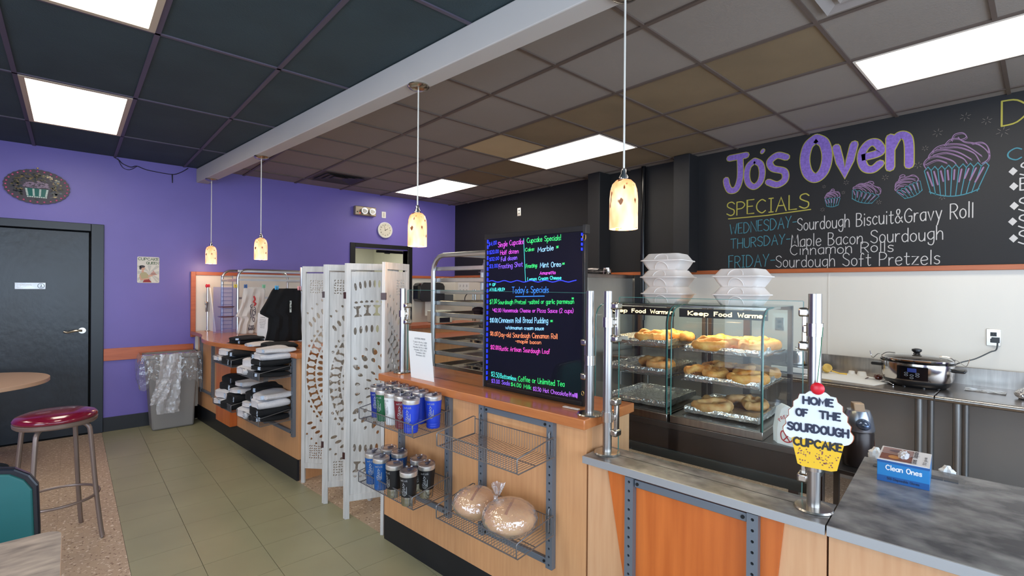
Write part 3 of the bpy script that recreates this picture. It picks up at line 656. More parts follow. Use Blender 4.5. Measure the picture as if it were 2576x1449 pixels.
for y, z in ((.159, 2.368), (.155, 2.265), (.152, 2.132), (.159, 2.026), (.154, 1.911)):
    put('diamond', B().add([mpw(-y+a*.022, z+b_*.028, 0) for a, b_ in ((-1, 0), (0, -1), (1, 0), (0, 1))], [(0, 1, 2, 3)]), wht, ch_root, smooth=False)
def chalk_cupcake(y0, z0, y1, z1, rot_, wd, n=9):
    w_, h_ = (y0-y1), (z1-z0); cx, cz = (y0+y1)/2, (z0+z1)/2; c_, s_ = math.cos(rot_), math.sin(rot_)
    def q(x, y): x = (x-.5)*w_; y = (y-.5)*h_; return (-cx+x*c_-y*s_, cz+x*s_+y*c_)
    a, b2 = B(), B()
    P = [(.02+i*.96/(2*n), .52 if i % 2 else .46) for i in range(2*n+1)]
    ribbon(b2, [q(*p) for p in P], wd, mpw)
    for i in range(0, 2*n+1, 2):
        x = .02+i*.96/(2*n); ribbon(b2, [q(x, .46), q(.5+(x-.5)*.72, .04+.05*abs(x-.5)**2*4)], wd*.9, mpw)
    ribbon(b2, [q(.5+(x/10-.5)*.74, .03+.09*(x/10-.5)**2*4) for x in range(11)], wd*1.2, mpw)
    for k, st in enumerate(([(.04, .5), (.0, .58), (.06, .66), (.2, .68), (.42, .6), (.5, .53)], [(.06, .66), (.1, .74), (.24, .78), (.5, .72), (.72, .58)], [(.1, .74), (.2, .83), (.4, .85), (.62, .8), (.86, .62)],
        [(.3, .84), (.38, .92), (.5, .92), (.6, .86), (.8, .8), (.95, .66), (.96, .56), (.88, .5)], [(.4, .9), (.44, .99), (.56, 1), (.62, .93), (.54, .9), (.5, .94)], [(.03, .56), (.2, .62), (.36, .56)], [(.14, .7), (.34, .72), (.58, .62), (.66, .53)], [(.24, .8), (.5, .79), (.74, .68), (.84, .54)], [(.7, .82), (.85, .82), (.94, .74), (.97, .62)])):
        ribbon(a, [q(*p) for p in smooth_line(st, 5)], wd, mpw, lift=.0002); ribbon(a, [q(p[0]+.015, p[1]-.02) for p in smooth_line(st, 5)], wd*.5, mpw, lift=.0002)
    for i in range(0, 2*n, 2):
        x = .07+i*.94/(2*n); ribbon(a, [q(x, .44), q(.5+(x-.5)*.76, .2+R.uniform(0, .1))], wd*1.6, mpw, lift=.0001)
    put('frosting_drawing', a, pink_ch, ch_root, smooth=False); put('wrapper_drawing', b2, teal, ch_root, smooth=False)
chalk_cupcake(.63, 2.225, .268, 2.69, -.06, .006); chalk_cupcake(1.275, 2.245, 1.16, 2.40, 0, .004, 5)
chalk_cupcake(1.085, 2.25, .885, 2.43, -.38, .004, 6); chalk_cupcake(.80, 2.255, .64, 2.45, .45, .004, 6)
bb = B()
for y, z, s in ((.40, 2.80, .03), (.29, 2.745, .028), (.21, 2.65, .035), (.62, 2.62, .02), (.66, 2.50, .025), (1.12, 2.44, .02), (.86, 2.44, .022), (.90, 2.25, .018), (1.29, 2.235, .018), (1.14, 2.36, .014), (1.28, 2.43, .014), (.52, 2.24, .02), (.55, 2.72, .03)):
    for k in range(6):
        a = k*PI/3+.3; ribbon(bb, [(-y+s*.4*math.cos(a), z+s*.4*math.sin(a)), (-y+s*math.cos(a), z+s*math.sin(a))], .0025, mpw, cap=False)
put('sparkles', bb, mat('faint_chalk', (128, 118, 112), .9), ch_root, smooth=False, kind='stuff')
# ---------------------------------------------------------------- counters (counter frame u, v, z)
slate_edge = mat('aluminium_edge_band', (176, 178, 180), .35, .5)
near = thing('service_counter', 'maple service counter with wood top holding tumbler baskets', 'counter', (1.68, 1.9, 0), k=True)
put('panel', B().box(1.68, 1.72, 1.115, 2.59, .15, .978), maple, near, bev=.001, smooth=False)
put('end_panel', B().box(1.72, 2.03, 2.55, 2.59, .0, .978), maple, near, smooth=False)
put('end_panel', B().box(1.72, 2.03, 1.115, 1.135, .0, .978), maple_l, near, smooth=False)
put('countertop', B().prism([(1.64, 1.10), (2.05, 1.10), (2.05, 2.605), (1.64, 2.605)], .978, 1.02), cherry_top, near, bev=.004)
put('kick_plate', B().box(1.68, 1.70, 1.115, 2.59, 0, .15), base_black, near, bev=.001)
put('groove', B().box(1.803, 1.807, 1.12, 2.59, 1.0195, 1.0205), mat('dark_groove', (60, 30, 18), .8), near)
low = thing('deli_counter', 'low counter ledge with grey slate top below the display cases', 'counter', (1.66, .6, 0), k=True)
put('panel', B().box(1.68, 1.70, .276, 1.107, .15, .845), maple_l, low, bev=.001, smooth=False)
# cherry inset: tapering panel set in the maple
put('cherry_panel', B().prismx([(1.012, .845), (.885, .15), (.45, .15), (.386, .845)], 1.672, 1.681), wood('cherry_panel_wood', (214, 116, 52), (184, 90, 36), (12, 12, .7), .3, 2.5), low, bev=.001, smooth=False)
put('kick_plate', B().box(1.68, 1.70, .276, 1.107, 0, .15), base_black, low)
put('countertop', B().prism([(1.632, .272), (1.81, .272), (1.81, 1.10), (1.632, 1.10)], .852, .88), laminate, low)
put('edge_band', B().box(1.626, 1.632, .272, 1.10, .852, .8805), slate_edge, low, bev=.0008)
put('groove', B().box(1.735, 1.738, .28, 1.09, .8795, .8804), dark, low)
put('rear_panel', B().box(1.80, 1.81, .276, 1.107, 0, .852), maple_l, low, smooth=False)
reg = thing('register_counter', 'wide grey slate counter at the lower right with the glove box', 'counter', (1.66, -.3, 0), k=True)
put('panel', B().box(1.68, 1.70, -1.3, .271, .15, .845), maple_l, reg, bev=.001, smooth=False)
put('kick_plate', B().box(1.68, 1.70, -1.3, .271, 0, .15), base_black, reg)
put('countertop', B().prism([(1.632, -1.4), (2.41, -1.4), (2.41, .268), (1.632, .268)], .852, .8805), laminate, reg)
put('edge_band', B().box(1.626, 1.632, -1.4, .268, .852, .881), slate_edge, reg, bev=.0008)
put('end_panel', B().box(1.70, 2.36, .245, .268, 0, .852), maple_l, reg, smooth=False)
put('slot_cover', B().box(2.30, 2.335, .03, .23, .8805, .8825).box(2.30, 2.335, -.01, .028, .8805, .8825), mat('dark_grey_strip', (70, 70, 72), .5), reg)
far = thing('display_counter', 'maple counter with curved cherry top holding the folded shirts', 'counter', (1.70, 5.0, 0), k=True)
put('panel', B().box(1.70, 1.73, 3.84, 6.48, .17, .978), maple, far, bev=.001, smooth=False)
put('end_panel', B().box(1.73, 2.45, 3.84, 3.87, 0, .978), maple, far, smooth=False)
put('cherry_pilaster', B().box(1.635, 1.70, 5.2, 5.62, .17, .978), wood('cherry_panel_wood', (0,)*3, (0,)*3, (1, 1, 1)), far, bev=.003)
ctop = [(2.15, 3.80), (1.66, 3.80), (1.655, 4.1), (1.60, 4.45), (1.50, 4.85), (1.455, 5.15), (1.46, 5.4), (1.50, 5.62), (1.56, 5.82), (1.60, 6.0), (1.62, 6.2), (1.625, 6.48), (2.15, 6.435)]
put('countertop', B().prism(smooth_line(ctop[1:-1], 3)[::1]+[ctop[-1], ctop[0]], .98, 1.02), cherry_top, far, bev=.004)
put('kick_plate', B().box(1.695, 1.715, 3.85, 6.48, 0, .17), base_black, far)
# slotted uprights
def slotted(H, pitch=.0335, w_=.034, d_=.026, m=gray_metal):
    """box channel along z, its front face (towards -u) pierced"""
    n = int(H/pitch); p = H/n; vs = []; fs = []; r_ = .0052
    for k in range(n):
        z0 = k*p; c = z0+p/2; b0 = len(vs); hw = w_/2
        out = [(hw, z0+p/2), (hw, z0+p), (0, z0+p), (-hw, z0+p), (-hw, z0+p/2), (-hw, z0), (0, z0), (hw, z0)]
        inn = [(r_*math.cos(a*PI/4), c+r_*math.sin(a*PI/4)) for a in range(8)]
        for y, z in out+inn: vs.append((-d_, y, z))
        for y, z in inn: vs.append((-d_+.006, y, z))
        for a in range(8):
            c2 = (a+1) % 8; fs.append((b0+a, b0+8+a, b0+8+c2, b0+c2)); fs.append((b0+8+a, b0+16+a, b0+16+c2, b0+8+c2))
    b = B().add(vs, fs); hw = w_/2
    b.add([(-d_, -hw, 0), (0, -hw, 0), (0, hw, 0), (-d_, hw, 0), (-d_, -hw, H), (0, -hw, H), (0, hw, H), (-d_, hw, H)], [(0, 3, 2, 1), (4, 5, 6, 7), (0, 1, 5, 4), (2, 3, 7, 6), (1, 2, 6, 5)])
    return b.mesh('upright')
up_mesh = {}
def upright(u, v, z0, z1, lab, grp):
    H = round(z1-z0, 3)
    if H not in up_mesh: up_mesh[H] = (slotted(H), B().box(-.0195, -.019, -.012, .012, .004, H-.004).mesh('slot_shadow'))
    t = local('slotted_upright', lab, 'upright', (u, v, z0), grp, k=True)
    put('channel', up_mesh[H][0], gray_metal, t, smooth=False); put('slot_shade', up_mesh[H][1], dark, t, smooth=False)  # dark sheet inside the channel paints the shade seen through the holes
G = 'slotted uprights on the counter fronts'
upright(1.679, 2.393, .34, .975, 'slotted upright half hidden behind the tumblers, at the screen end', G)
upright(1.679, 1.969, .34, .975, 'slotted upright between the tumbler baskets and the bread baskets', G)
upright(1.679, 1.712, .34, .975, 'slotted upright behind the left end of the empty basket', G)
upright(1.679, 1.287, .34, .975, 'slotted upright at the right end of the empty basket', G)
upright(1.6715, .903, .15, .842, 'slotted upright left of the bright cherry panel', G)
upright(1.6715, .470, .15, .842, 'slotted upright right of the bright cherry panel', G)
upright(1.699, 3.90, .345, .975, 'slotted upright at the right of the shirt baskets', G)
upright(1.699, 4.46, .345, .975, 'slotted upright between the shirt baskets', G)
upright(1.699, 5.90, .345, .975, 'slotted upright beside the cherry pilaster, second from the bin', G)
upright(1.699, 6.31, .345, .975, 'slotted upright nearest the grey bin', G)
upright(1.699, 4.98, .345, .975, 'slotted upright at the left of the shirt baskets', G)
def crossbar(v0, v1, z, lab, u=1.679):
    o = put('cross_bar', B().box(u-.018, u, v0, v1, z-.014, z+.014), gray_metal, k=True, origin=(u, (v0+v1)/2, z), bev=.002); tag(o, lab, 'bar', 'cross bars between uprights')
    for v in (v0+.012, v1-.012): put('bolt', B().cyl((u-.0185, v, z), (u-.022, v, z), .006, n=10), dark, o)
crossbar(1.306, 1.694, .957, 'grey cross bar just under the wood top above the empty basket')
crossbar(1.306, 1.694, .362, 'grey cross bar under the bread basket'); crossbar(1.988, 2.374, .362, 'grey cross bar under the lower tumbler basket')
crossbar(.489, .884, .822, 'grey cross bar at the top of the cherry panel', 1.6715)
crossbar(5.92, 6.29, .365, 'grey cross bar beside the grey bin', 1.699); crossbar(3.92, 4.44, .375, 'grey cross bar under the shirt baskets near the white screen', 1.699)
# ---------------------------------------------------------------- wire baskets
def basket(u, v, z, lab, cat='basket', liner=False, w_=.49, d_=.235, grp='wire baskets hung on the uprights'):
    """u back plane, v centre"""
    t = local('wire_basket', lab, cat, (u, v, z), grp, k=True); hb, hf, lf = .082, .062, -.010; hw = w_/2; r_ = .0026
    for sgn in (-1, 1):
        y = sgn*hw
        put('side_frame', B().tube([(0, y, 0), (0, y, hb), (-.012, y, hb+.004), (-d_, y, hf+lf), (-d_-.004, y, hf+lf-.006), (-d_-.002, y, lf+.004), (-d_+.004, y, lf), (0, y, 0)], r_, 6), wire_m, t)
    b = B()
    for z_ in (hf+lf, ): b.tube([(-d_, -hw, z_), (-d_, hw, z_)], r_, 6)
    b.tube([(-d_, -hw, lf+.004), (-d_, hw, lf+.004)], r_, 6); put('front_rail', b, wire_m, t, kind='stuff')
    n = 32; b = B(); b2 = B(); b3 = B(); q = .00125
    for k in range(n+1):
        y = -hw+w_*k/n
        b.tube([(-d_, y, hf+lf), (-d_, y, lf+.002)], q, 4); b2.tube([(-d_, y, lf+.002), (0, y, .002)], q, 4); b3.tube([(0, y, .002), (0, y, hb-.01)], q, 4)
    b2.tube([(-d_*.5, -hw, lf/2-.002), (-d_*.5, hw, lf/2-.002)], .002, 5); b3.tube([(0, -hw, hb-.01), (0, hw, hb-.01)], .0022, 5)
    put('front_grid', b, wire_m, t, kind='stuff'); put('bottom_grid', b2, wire_m, t, kind='stuff'); put('back_grid', b3, wire_m, t, kind='stuff')
    for y in (-hw+.03, hw-.03):
        put('hook', B().tube([(.002, y, 0), (.002, y, hb+.01), (.006, y, hb+.018), (.012, y, hb+.012)], .003, 5), wire_m, t)
    if liner: put('liner', B().box(-d_+.002, -d_+.004, -hw+.01, hw-.01, lf+.004, hf+lf-.008), mat('dark_basket_liner', (34, 44, 44), .3), t, smooth=False)
    return t
basket(1.640, 1.495, .835, 'empty wire basket on the right, upper row of the near counter')
basket(1.640, 1.495, .505, 'wire basket holding the two bagged loaves')
basket(1.640, 2.17, .832, 'wire basket of tumblers, upper row'); basket(1.640, 2.17, .485, 'wire basket of tumblers, lower row')
basket(1.665, 4.14, .828, 'wire shirt basket, upper row nearest the white screen', w_=.47, liner=True); basket(1.665, 4.14, .482, 'wire shirt basket, lower row nearest the white screen', w_=.47)
basket(1.665, 4.75, .862, 'wire shirt basket, upper row nearer the grey bin', w_=.47, liner=True); basket(1.665, 4.75, .482, 'wire shirt basket, lower row nearer the grey bin', w_=.47, liner=True)
# ---------------------------------------------------------------- tumblers
def tumbler_proto(cname, c, steelb):
    t = local('tumbler', '', 'tumbler', (0, 0, 0), 'insulated tumblers', k=True)
    m = mat('powder_coat_'+cname, c, .42, var=.04, scale=30)
    H = .158
    if steelb:
        put('base', B().lathe([(0, 0), (.0335, 0), (.0345, .004), (.0345, .014), (.0352, .017), (.0348, .020), (.0356, .023), (.0352, .026), (.036, .029), (.0358, .046)], n=28), mat('ribbed_steel', (190, 188, 184), .15, 1), t)
        put('body', B().lathe([(.0366, .044), (.0372, .048), (.0432, H-.016)], n=28), m, t)
    else: put('body', B().lathe([(0, 0), (.0330, 0), (.0345, .003), (.0350, .014), (.0343, .016), (.0350, .018), (.0354, .024), (.0347, .026), (.0354, .028), (.0362, .05), (.0432, H-.016)], n=28), m, t)
    put('steel_rim', B().lathe([(.0430, H-.016), (.0438, H-.014), (.0440, H+.004), (.0425, H+.006)], n=28), mat('polished_rim', (238, 236, 234), .34, .85), t)
    l = put('lid', B().lathe([(.0425, H+.004), (.0432, H+.008), (.0428, H+.015), (.0405, H+.0165), (.038, H+.010), (.0, H+.009)], n=28), glassmat('smoked_clear_lid', (.82, .82, .86), 2.0), t)
    put('slider', B().box(-.006, .026, -.008, .008, H+.010, H+.0155), mat('lid_slider', (60, 62, 80), .12), l, bev=.002)
    put('lid_disc', B().lathe([(0, H+.001), (.041, H+.001), (.041, H+.0035), (0, H+.0035)], n=24), mat('lid_inner', (176, 176, 186), .15, .2), l)
    # engraved line drawing wrapped on the side facing the aisle
    bb = B(); eng = mat('engraving', (182, 186, 190), .35, .5)
    def wrap(x, y, l_):
        rr_ = .0366+(.0432-.0366)*max(0, (y-.046))/(H-.062)+.0006+l_; a = PI+.35-x/.04
        return (rr_*math.cos(a), rr_*math.sin(a), y)
    write(bb, "Jo's Oven", -.018, H-.034, .018, H-.034, .009, .0012, wrap)
    for st in ([(-.006, .105), (.0, .112), (.006, .104), (-.004, .098), (.008, .094), (-.008, .088), (.010, .082), (-.010, .078)], [(-.011, .074), (-.008, .056), (.008, .056), (.012, .076), (.006, .070), (.0, .077), (-.006, .070), (-.011, .074)], [(-.004, .072), (-.003, .058)], [(.004, .072), (.003, .058)], [(-.014, .098), (-.015, .062)], [(.0, .118), (.003, .114), (.0, .110)]):
        ribbon(bb, smooth_line(st, 3), .0022, wrap)
    put('engraving', bb, eng, t, smooth=False)
    return t
protos = {}
def tumbler(kind, u, v, z, lab, rz=0):
    spec = {'blue': ((28, 62, 190), 0), 'navy': ((28, 48, 140), 0), 'green': ((14, 92, 52), 0), 'white': ((224, 224, 222), 0), 'maroon': ((110, 26, 38), 0), 'mid': ((20, 82, 148), 0), 'black': ((22, 22, 24), 1)}[kind]
    if kind not in protos: protos[kind] = t = tumbler_proto(kind, *spec)
    else: t = dup(protos[kind])
    t.location = W(u, v, z); t.rotation_euler = (0, 0, KA+rz); t['label'] = lab; t['group'] = 'insulated tumblers'; return t
zt = .832
for a in (('navy', 1.494, 2.372, 'royal blue tumbler at the left end of the upper basket, front row'), ('green', 1.474, 2.285, 'green tumbler in the upper basket'), ('white', 1.466, 2.190, 'white tumbler in the upper basket, front row'),
    ('maroon', 1.462, 2.095, 'maroon tumbler in the upper basket'), ('blue', 1.448, 2.000, 'bright blue tumbler at the right end of the front row, upper basket'), ('navy', 1.60, 2.385, 'blue tumbler behind the green one, upper basket back row'),
    ('black', 1.590, 2.29, 'tumbler in the upper back row behind the white one'), ('navy', 1.585, 2.195, 'tumbler in the upper back row behind the maroon one'), ('blue', 1.580, 2.10, 'blue tumbler in the upper back row behind the front right blue one'), ('blue', 1.575, 1.985, 'bright blue tumbler at the far right of the upper basket beside the upright')):
    tumbler(a[0], a[1], a[2], zt-.003, a[3], R.uniform(-.5, .5))
zl = .485
for a in (('mid', 1.448, 2.345, 'teal blue tumbler at the left end of the lower basket, front'), ('mid', 1.545, 2.340, 'teal blue tumbler at the left end of the lower basket, back'), ('mid', 1.436, 2.245, 'teal blue engraved tumbler, second in the front row of the lower basket'),
    ('mid', 1.550, 2.245, 'teal blue tumbler in the lower back row behind the first black one'), ('black', 1.430, 2.115, 'black tumbler right of the teal blue ones in the lower basket'), ('black', 1.425, 1.985, 'black tumbler nearest the camera in the lower basket'),
    ('black', 1.560, 2.085, 'black tumbler in the lower back row, only its lid and rim showing'), ('black', 1.540, 1.992, 'black engraved tumbler at the right end of the lower basket')):
    tumbler(a[0], a[1], a[2], zl-.003, a[3], R.uniform(-.4, .4))
# ---------------------------------------------------------------- bread in bags
crust = mat('bread_crust', (206, 146, 86), .65, c2=(236, 190, 130), scale=9, det=6, bump=.3)
film = filmmat('clear_plastic_film', .10, 4.5)
def hashn(q, s, ph=0): return math.sin(q[0]*s+ph)*math.sin(q[1]*s*1.3+2*ph)*math.sin(q[2]*s*.9+1.7+ph)
def loaf(u, v, z, r_, hh, lab, ph, knot):
    t = local('bread_loaf', lab, 'bread', (u, v, z), 'bagged loaves', k=True)
    put('loaf', B().blob((0, 0, hh), (r_, r_, hh), 28, 16, lambda q: 1+.03*hashn(q, 4, ph)), crust, t)
    put('score', B().tube(smooth_line([(-r_*.6, -r_*.35, hh*1.72), (0, -.01, hh*2.0), (r_*.6, r_*.3, hh*1.75)], 5), .006, 6), mat('scored_crust', (176, 112, 62), .7), t)
    tag_o = local('plastic_bag', 'crumpled clear bag around the %s' % ('left loaf' if ph < 1 else 'right loaf, with its knotted top'), 'bag', (u, v, z), 'clear bread bags', k=True)
    b = B().blob((0, 0, hh+.004), (r_*1.06, r_*1.08, hh*1.09), 44, 30, lambda q: 1+.028*hashn(q, 11, ph)+.02*hashn(q, 19, ph*2)+.012*abs(hashn(q, 33, 1)))
    put('bag', b, film, tag_o, ang=12)
    if knot:
        b = B().tube(smooth_line([(-.02, .055, hh*1.6), (-.015, .068, hh*1.9), (-.01, .072, hh*2.15)], 4), [.03, .026, .022, .016, .012, .01, .009, .01, .012], 12)
        put('neck', b, film, tag_o, ang=12)
        g = [[((.008+.022*j/5)*math.cos(2*PI*i/14)*(1+.3*math.sin(i*3)), .072+(.008+.022*j/5)*math.sin(2*PI*i/14)*(1+.3*math.cos(i*2)), hh*2.15+.045*j/5+.006*math.sin(i*4)) for i in range(15)] for j in range(6)]
        put('ruffle', B().sheet(g), film, tag_o, ang=12)
loaf(1.515, 1.60, .51, .098, .062, 'round crusty sourdough loaf on the left in its bag', .3, False)
loaf(1.515, 1.39, .51, .110, .066, 'larger round sourdough loaf on the right in a knotted bag', 2.2, True)
# ---------------------------------------------------------------- folding screen with cut-out panels
scr_w = mat('whitewashed_wood', (214, 210, 204), .55, c2=(190, 186, 180), scale=6, st=(10, 10, .8), det=4)
def holes_for(cx, cy, w_, kind):
    H = []
    def petal(x, y, a, ln, wd, pinch=0):
        P = []
        for k in range(10):
            t_ = 2*PI*k/10; px, py = wd*math.cos(t_)*(1-pinch*math.sin(t_)), ln*math.sin(t_); P.append((x+px*math.cos(a)-py*math.sin(a), y+px*math.sin(a)+py*math.cos(a)))
        return P
    def bone(x, y, a, ln, wd):
        Q = [(-wd, ln), (wd, ln), (wd*.9, ln*.72), (wd*.35, ln*.45), (wd*.35, -ln*.45), (wd*.9, -ln*.72), (wd, -ln), (-wd, -ln), (-wd*.9, -ln*.72), (-wd*.35, -ln*.45), (-wd*.35, ln*.45), (-wd*.9, ln*.72)]
        return [(x+px*math.cos(a)-py*math.sin(a), y+px*math.sin(a)+py*math.cos(a)) for px, py in Q]
    def ringx(rad, n, fn, a0=0):
        for k in range(n):
            th = a0+2*PI*k/n; H.append(fn(cx+rad*math.cos(th), cy+rad*math.sin(th), th-PI/2))
    def rowy(y, n, fn, x0=.055, x1=None):
        x1 = x1 or w_-.05
        for k in range(n): H.append(fn(x0+(x1-x0)*k/max(1, n-1), y))
    if kind == 'mid':
        for sgn in (1, -1):
            a = 0 if sgn > 0 else PI
            for k in range(8):
                x = .06+k*.031; c = .0014*(k-4)**2
                H.append(petal(x, cy+sgn*(.71-c), .1*(4-k)*.4*sgn, .026, .0085))
            for k in range(7): x = .065+k*.034; H.append(petal(x, cy+sgn*(.59-.0008*(k-3)**2), 0, .008, .011, .3*sgn))
            for k in range(4): H.append(bone(.075+k*.062, cy+sgn*(.53-.004*(k-1.5)**2), .06*(1.5-k)*sgn, .036, .024))
            for k in range(7): x = .06+k*.036; H.append(petal(x, cy+sgn*(.405-.0016*(k-3)**2), 0, .026, .010))
        ringx(.275, 22, lambda x, y, a: petal(x, y, a, .026, .016, .35)); ringx(.315, 22, lambda x, y, a: petal(x, y, a, .013, .009), .14); ringx(.225, 22, lambda x, y, a: petal(x, y, a, .017, .012, -.3), .14)
        ringx(.16, 18, lambda x, y, a: petal(x, y, a, .018, .0075)); ringx(.115, 18, lambda x, y, a: petal(x, y, a, .013, .006), .17); ringx(.075, 12, lambda x, y, a: petal(x, y, a, .011, .007)); ringx(.045, 8, lambda x, y, a: petal(x, y, a, .008, .005))
    else:
        ringx(.484, 58, lambda x, y, a: bone(x, y, a, .037, .021)); ringx(.408, 58, lambda x, y, a: petal(x, y, a, .027, .0145)); ringx(.545, 76, lambda x, y, a: petal(x, y, a, .010, .011, .3)); ringx(.345, 44, lambda x, y, a: petal(x, y, a, .019, .013))
        ringx(.625, 84, lambda x, y, a: petal(x, y, a-.35, .024, .011)); ringx(.295, 44, lambda x, y, a: petal(x, y, a, .012, .009)); ringx(.70, 84, lambda x, y, a: petal(x, y, a, .010, .008, .3))
        rr2 = random.Random(3)
        for yy in (1.50, .20):
            for i in range(6):
                for k in range(6): H.append(petal((.07 if cx > 0 else w_-.17)+i*.018+rr2.uniform(-.003, .003), yy+k*.018+rr2.uniform(-.003, .003), rr2.uniform(0, PI), .007, .004))
    out = []; x0, x1, y0, y1 = .034, w_-.034, .158, 1.635
    used = []
    for P in H:
        if min(p[0] for p in P) < x0 or max(p[0] for p in P) > x1 or min(p[1] for p in P) < y0 or max(p[1] for p in P) > y1: continue
        c = (sum(p[0] for p in P)/len(P), sum(p[1] for p in P)/len(P)); rad = max(math.hypot(p[0]-c[0], p[1]-c[1]) for p in P)
        if any(math.hypot(c[0]-q[0], c[1]-q[1]) < .30*(rad+r0)+.001 for q, r0 in used): continue
        used.append((c, rad)); out.append(P)
    return out
def cut_panel(w_, kind, flip):
    cu = bpy.data.curves.new('cut', 'CURVE'); cu.dimensions = '2D'; cu.fill_mode = 'BOTH'; cu.extrude = .003
    cx = .30 if kind == 'mid' else w_+.225
    polys = [[(.03, .15), (w_-.03, .15), (w_-.03, 1.65), (.03, 1.65)]]+holes_for(cx, .86, w_, kind)
    for P in polys:
        if flip: P = [(w_-x, y) for x, y in P]
        sp = cu.splines.new('POLY'); sp.points.add(len(P)-1); sp.use_cyclic_u = True
        for q, (x, y) in zip(sp.points, P): q.co = (x, y, 0, 1)
    o = bpy.data.objects.new('tmp', cu); COL.objects.link(o)
    me = bpy.data.meshes.new_from_object(o.evaluated_get(bpy.context.evaluated_depsgraph_get())); bpy.data.objects.remove(o); bpy.data.curves.remove(cu)
    for v in me.vertices: v.co = (v.co.x, v.co.z, v.co.y)
    return me
SH = 1.705; SW = .34
scr = local('folding_screen', 'white carved wooden folding screen zigzagging between the two counters', 'room divider', (1.42, 3.3, 0)); scr.location = (1.42, 3.3, 0)
F = [(1.351, 3.95), (1.335, 3.459), (1.351, 3.136), (1.438, 2.775)]; BK = [(1.58, 3.70), (1.632, 3.30), (1.672, 3.02)]
pts = [F[0], BK[0], F[1], BK[1], F[2], BK[2], F[3], (1.722, 2.962)]
kinds = ['side', 'side', 'side', 'side', 'mid', 'mid', 'side']; meshes = {}
for i in range(7):
    a, c = pts[i], pts[i+1]; front_first = i % 2 == 0
    dx, dy = c[0]-a[0], c[1]-a[1]; L_ = math.hypot(dx, dy); ux, uy = dx/L_, dy/L_; ang = math.atan2(dy, dx)
    ox, oy = (a[0]+ux*.004, a[1]+uy*.004); w_ = L_-.008
    key = (round(w_, 2), kinds[i], i in (1, 3, 6))
    if key not in meshes: meshes[key] = cut_panel(w_, kinds[i], key[2])
    # frame (posts and rails) = one leaf, cut board as its child
    b = B(); tk = .010
    b.box(0, .030, -tk, tk, 0, SH).box(w_-.030, w_, -tk, tk, 0, SH).box(.030, w_-.030, -tk, tk, SH-.045, SH-.0005).box(.030, w_-.030, -tk, tk, .115, .158)
    fo = put('screen_leaf', b, scr_w, scr, bev=.0015, smooth=False); fo.location = (ox-1.42, oy-3.3, 0); fo.rotation_euler = (0, 0, ang)
    pn = put('cut_out_board', meshes[key], scr_w, fo, smooth=False)
    if i in (1, 3, 5):
        for z in (.42, 1.49): put('hinge', B().box(w_-.012, w_+.003, -.016, .016, z-.022, z+.022), mat('dark_hinge', (60, 30, 26), .4), fo)
# ---------------------------------------------------------------- sneeze guards
def post(u, v, z0, lab, clamps, side, r_=.0185):
    t = local('guard_post', lab, 'post', (u, v, z0), 'sneeze guard posts', k=True); H = 1.54-z0
    put('flange', B().lathe([(.0, 0), (.052, 0), (.053, .003), (.050, .008), (.024, .010), (.0, .010)][0:], n=40), nickel, t)
    put('tube', B().cyl((0, 0, .008), (0, 0, H), r_, n=28), steel, t)
    for cz, ln in clamps:
        z = cz-z0; s = side
        c = put('collar', B().cyl((0, 0, z-.02), (0, 0, z+.02), r_+.005, n=28), nickel, t)
        put('clamp_bar', B().box(.012, .032, s*.030-.008, s*.030+.008, z-ln/2, z+ln/2).box(.004, .030, min(0, s*.034), max(0, s*.034), z-.012, z+.012), nickel, c, bev=.003)
        for q in (-1, 1): put('clamp_pad', B().box(-.008, .038, s*.030-.015, s*.030+.015, z+q*ln/2-.014, z+q*ln/2+.014), nickel, c, bev=.006)
    return t
post(1.76, 2.526, 1.02, 'guard post at the screen end of the wood counter', [(1.385, .10)], -1); post(1.728, 1.134, 1.02, 'guard post at the right end of the wood counter, beside the menu board', [(1.249, .145)], 1)
post(1.723, 1.045, .88, 'tall guard post standing left of the display cases', [(1.414, .133), (1.03, .125)], -1); post(1.727, .319, .88, 'tall guard post behind the sourdough cupcake sign', [(1.43, .105), (1.02, .105)], 1)
def pane(u, v0, v1, z0, z1, lab):
    o = put('glass_guard', B().box(u, u+.005, v0, v1, z0, z1), glass, k=True, origin=(u, (v0+v1)/2, z0), smooth=False); tag(o, lab, 'glass panel', 'sneeze guard glass')
    put('polished_edge', B().box(u, u+.005, v0, v1, z1, z1+.002).box(u, u+.005, v0-.002, v0, z0, z1).box(u, u+.005, v1, v1+.002, z0, z1), gedge, o, smooth=False)
pane(1.778, 1.185, 2.50, 1.021, 1.53, 'clear glass guard on the wood counter in front of the baking rack'); pane(1.768, .36, 1.02, .89, 1.515, 'clear glass guard in front of the display cases')
# ---------------------------------------------------------------- menu board
mb = thing('menu_board', 'tall black illuminated menu board covered in neon marker writing', 'menu board', (1.825, 1.535, 1.02), k=True)
put('frame', B().box(1.815, 1.84, 1.222, 1.235, 1.022, 1.832).box(1.815, 1.84, 1.838, 1.858, 1.022, 1.832).box(1.815, 1.84, 1.235, 1.838, 1.022, 1.042).box(1.812, 1.84, 1.222, 1.858, 1.806, 1.832), mat('black_board_frame', (20, 21, 23), .35), mb, bev=.002)
put('writing_surface', B().box(1.8165, 1.836, 1.235, 1.838, 1.042, 1.806), mat('black_acrylic', (26, 26, 34), .05, spec=.5), mb, smooth=False)
put('side_strip', B().box(1.812, 1.842, 1.858, 1.866, 1.022, 1.70), alu, mb, smooth=False)
put('corner_cap', B().box(1.809, 1.843, 1.214, 1.232, 1.795, 1.836), mat('black_rubber', (26, 26, 28), .5), mb, bev=.002)
put('hook', B().tube([(1.812, 1.224+.008*math.sin(a), 1.778+.013*math.cos(a)) for a in [k*PI/6 for k in range(12)]], .002, 6, closed=True), mat('brass', (186, 150, 96), .3, 1), mb)
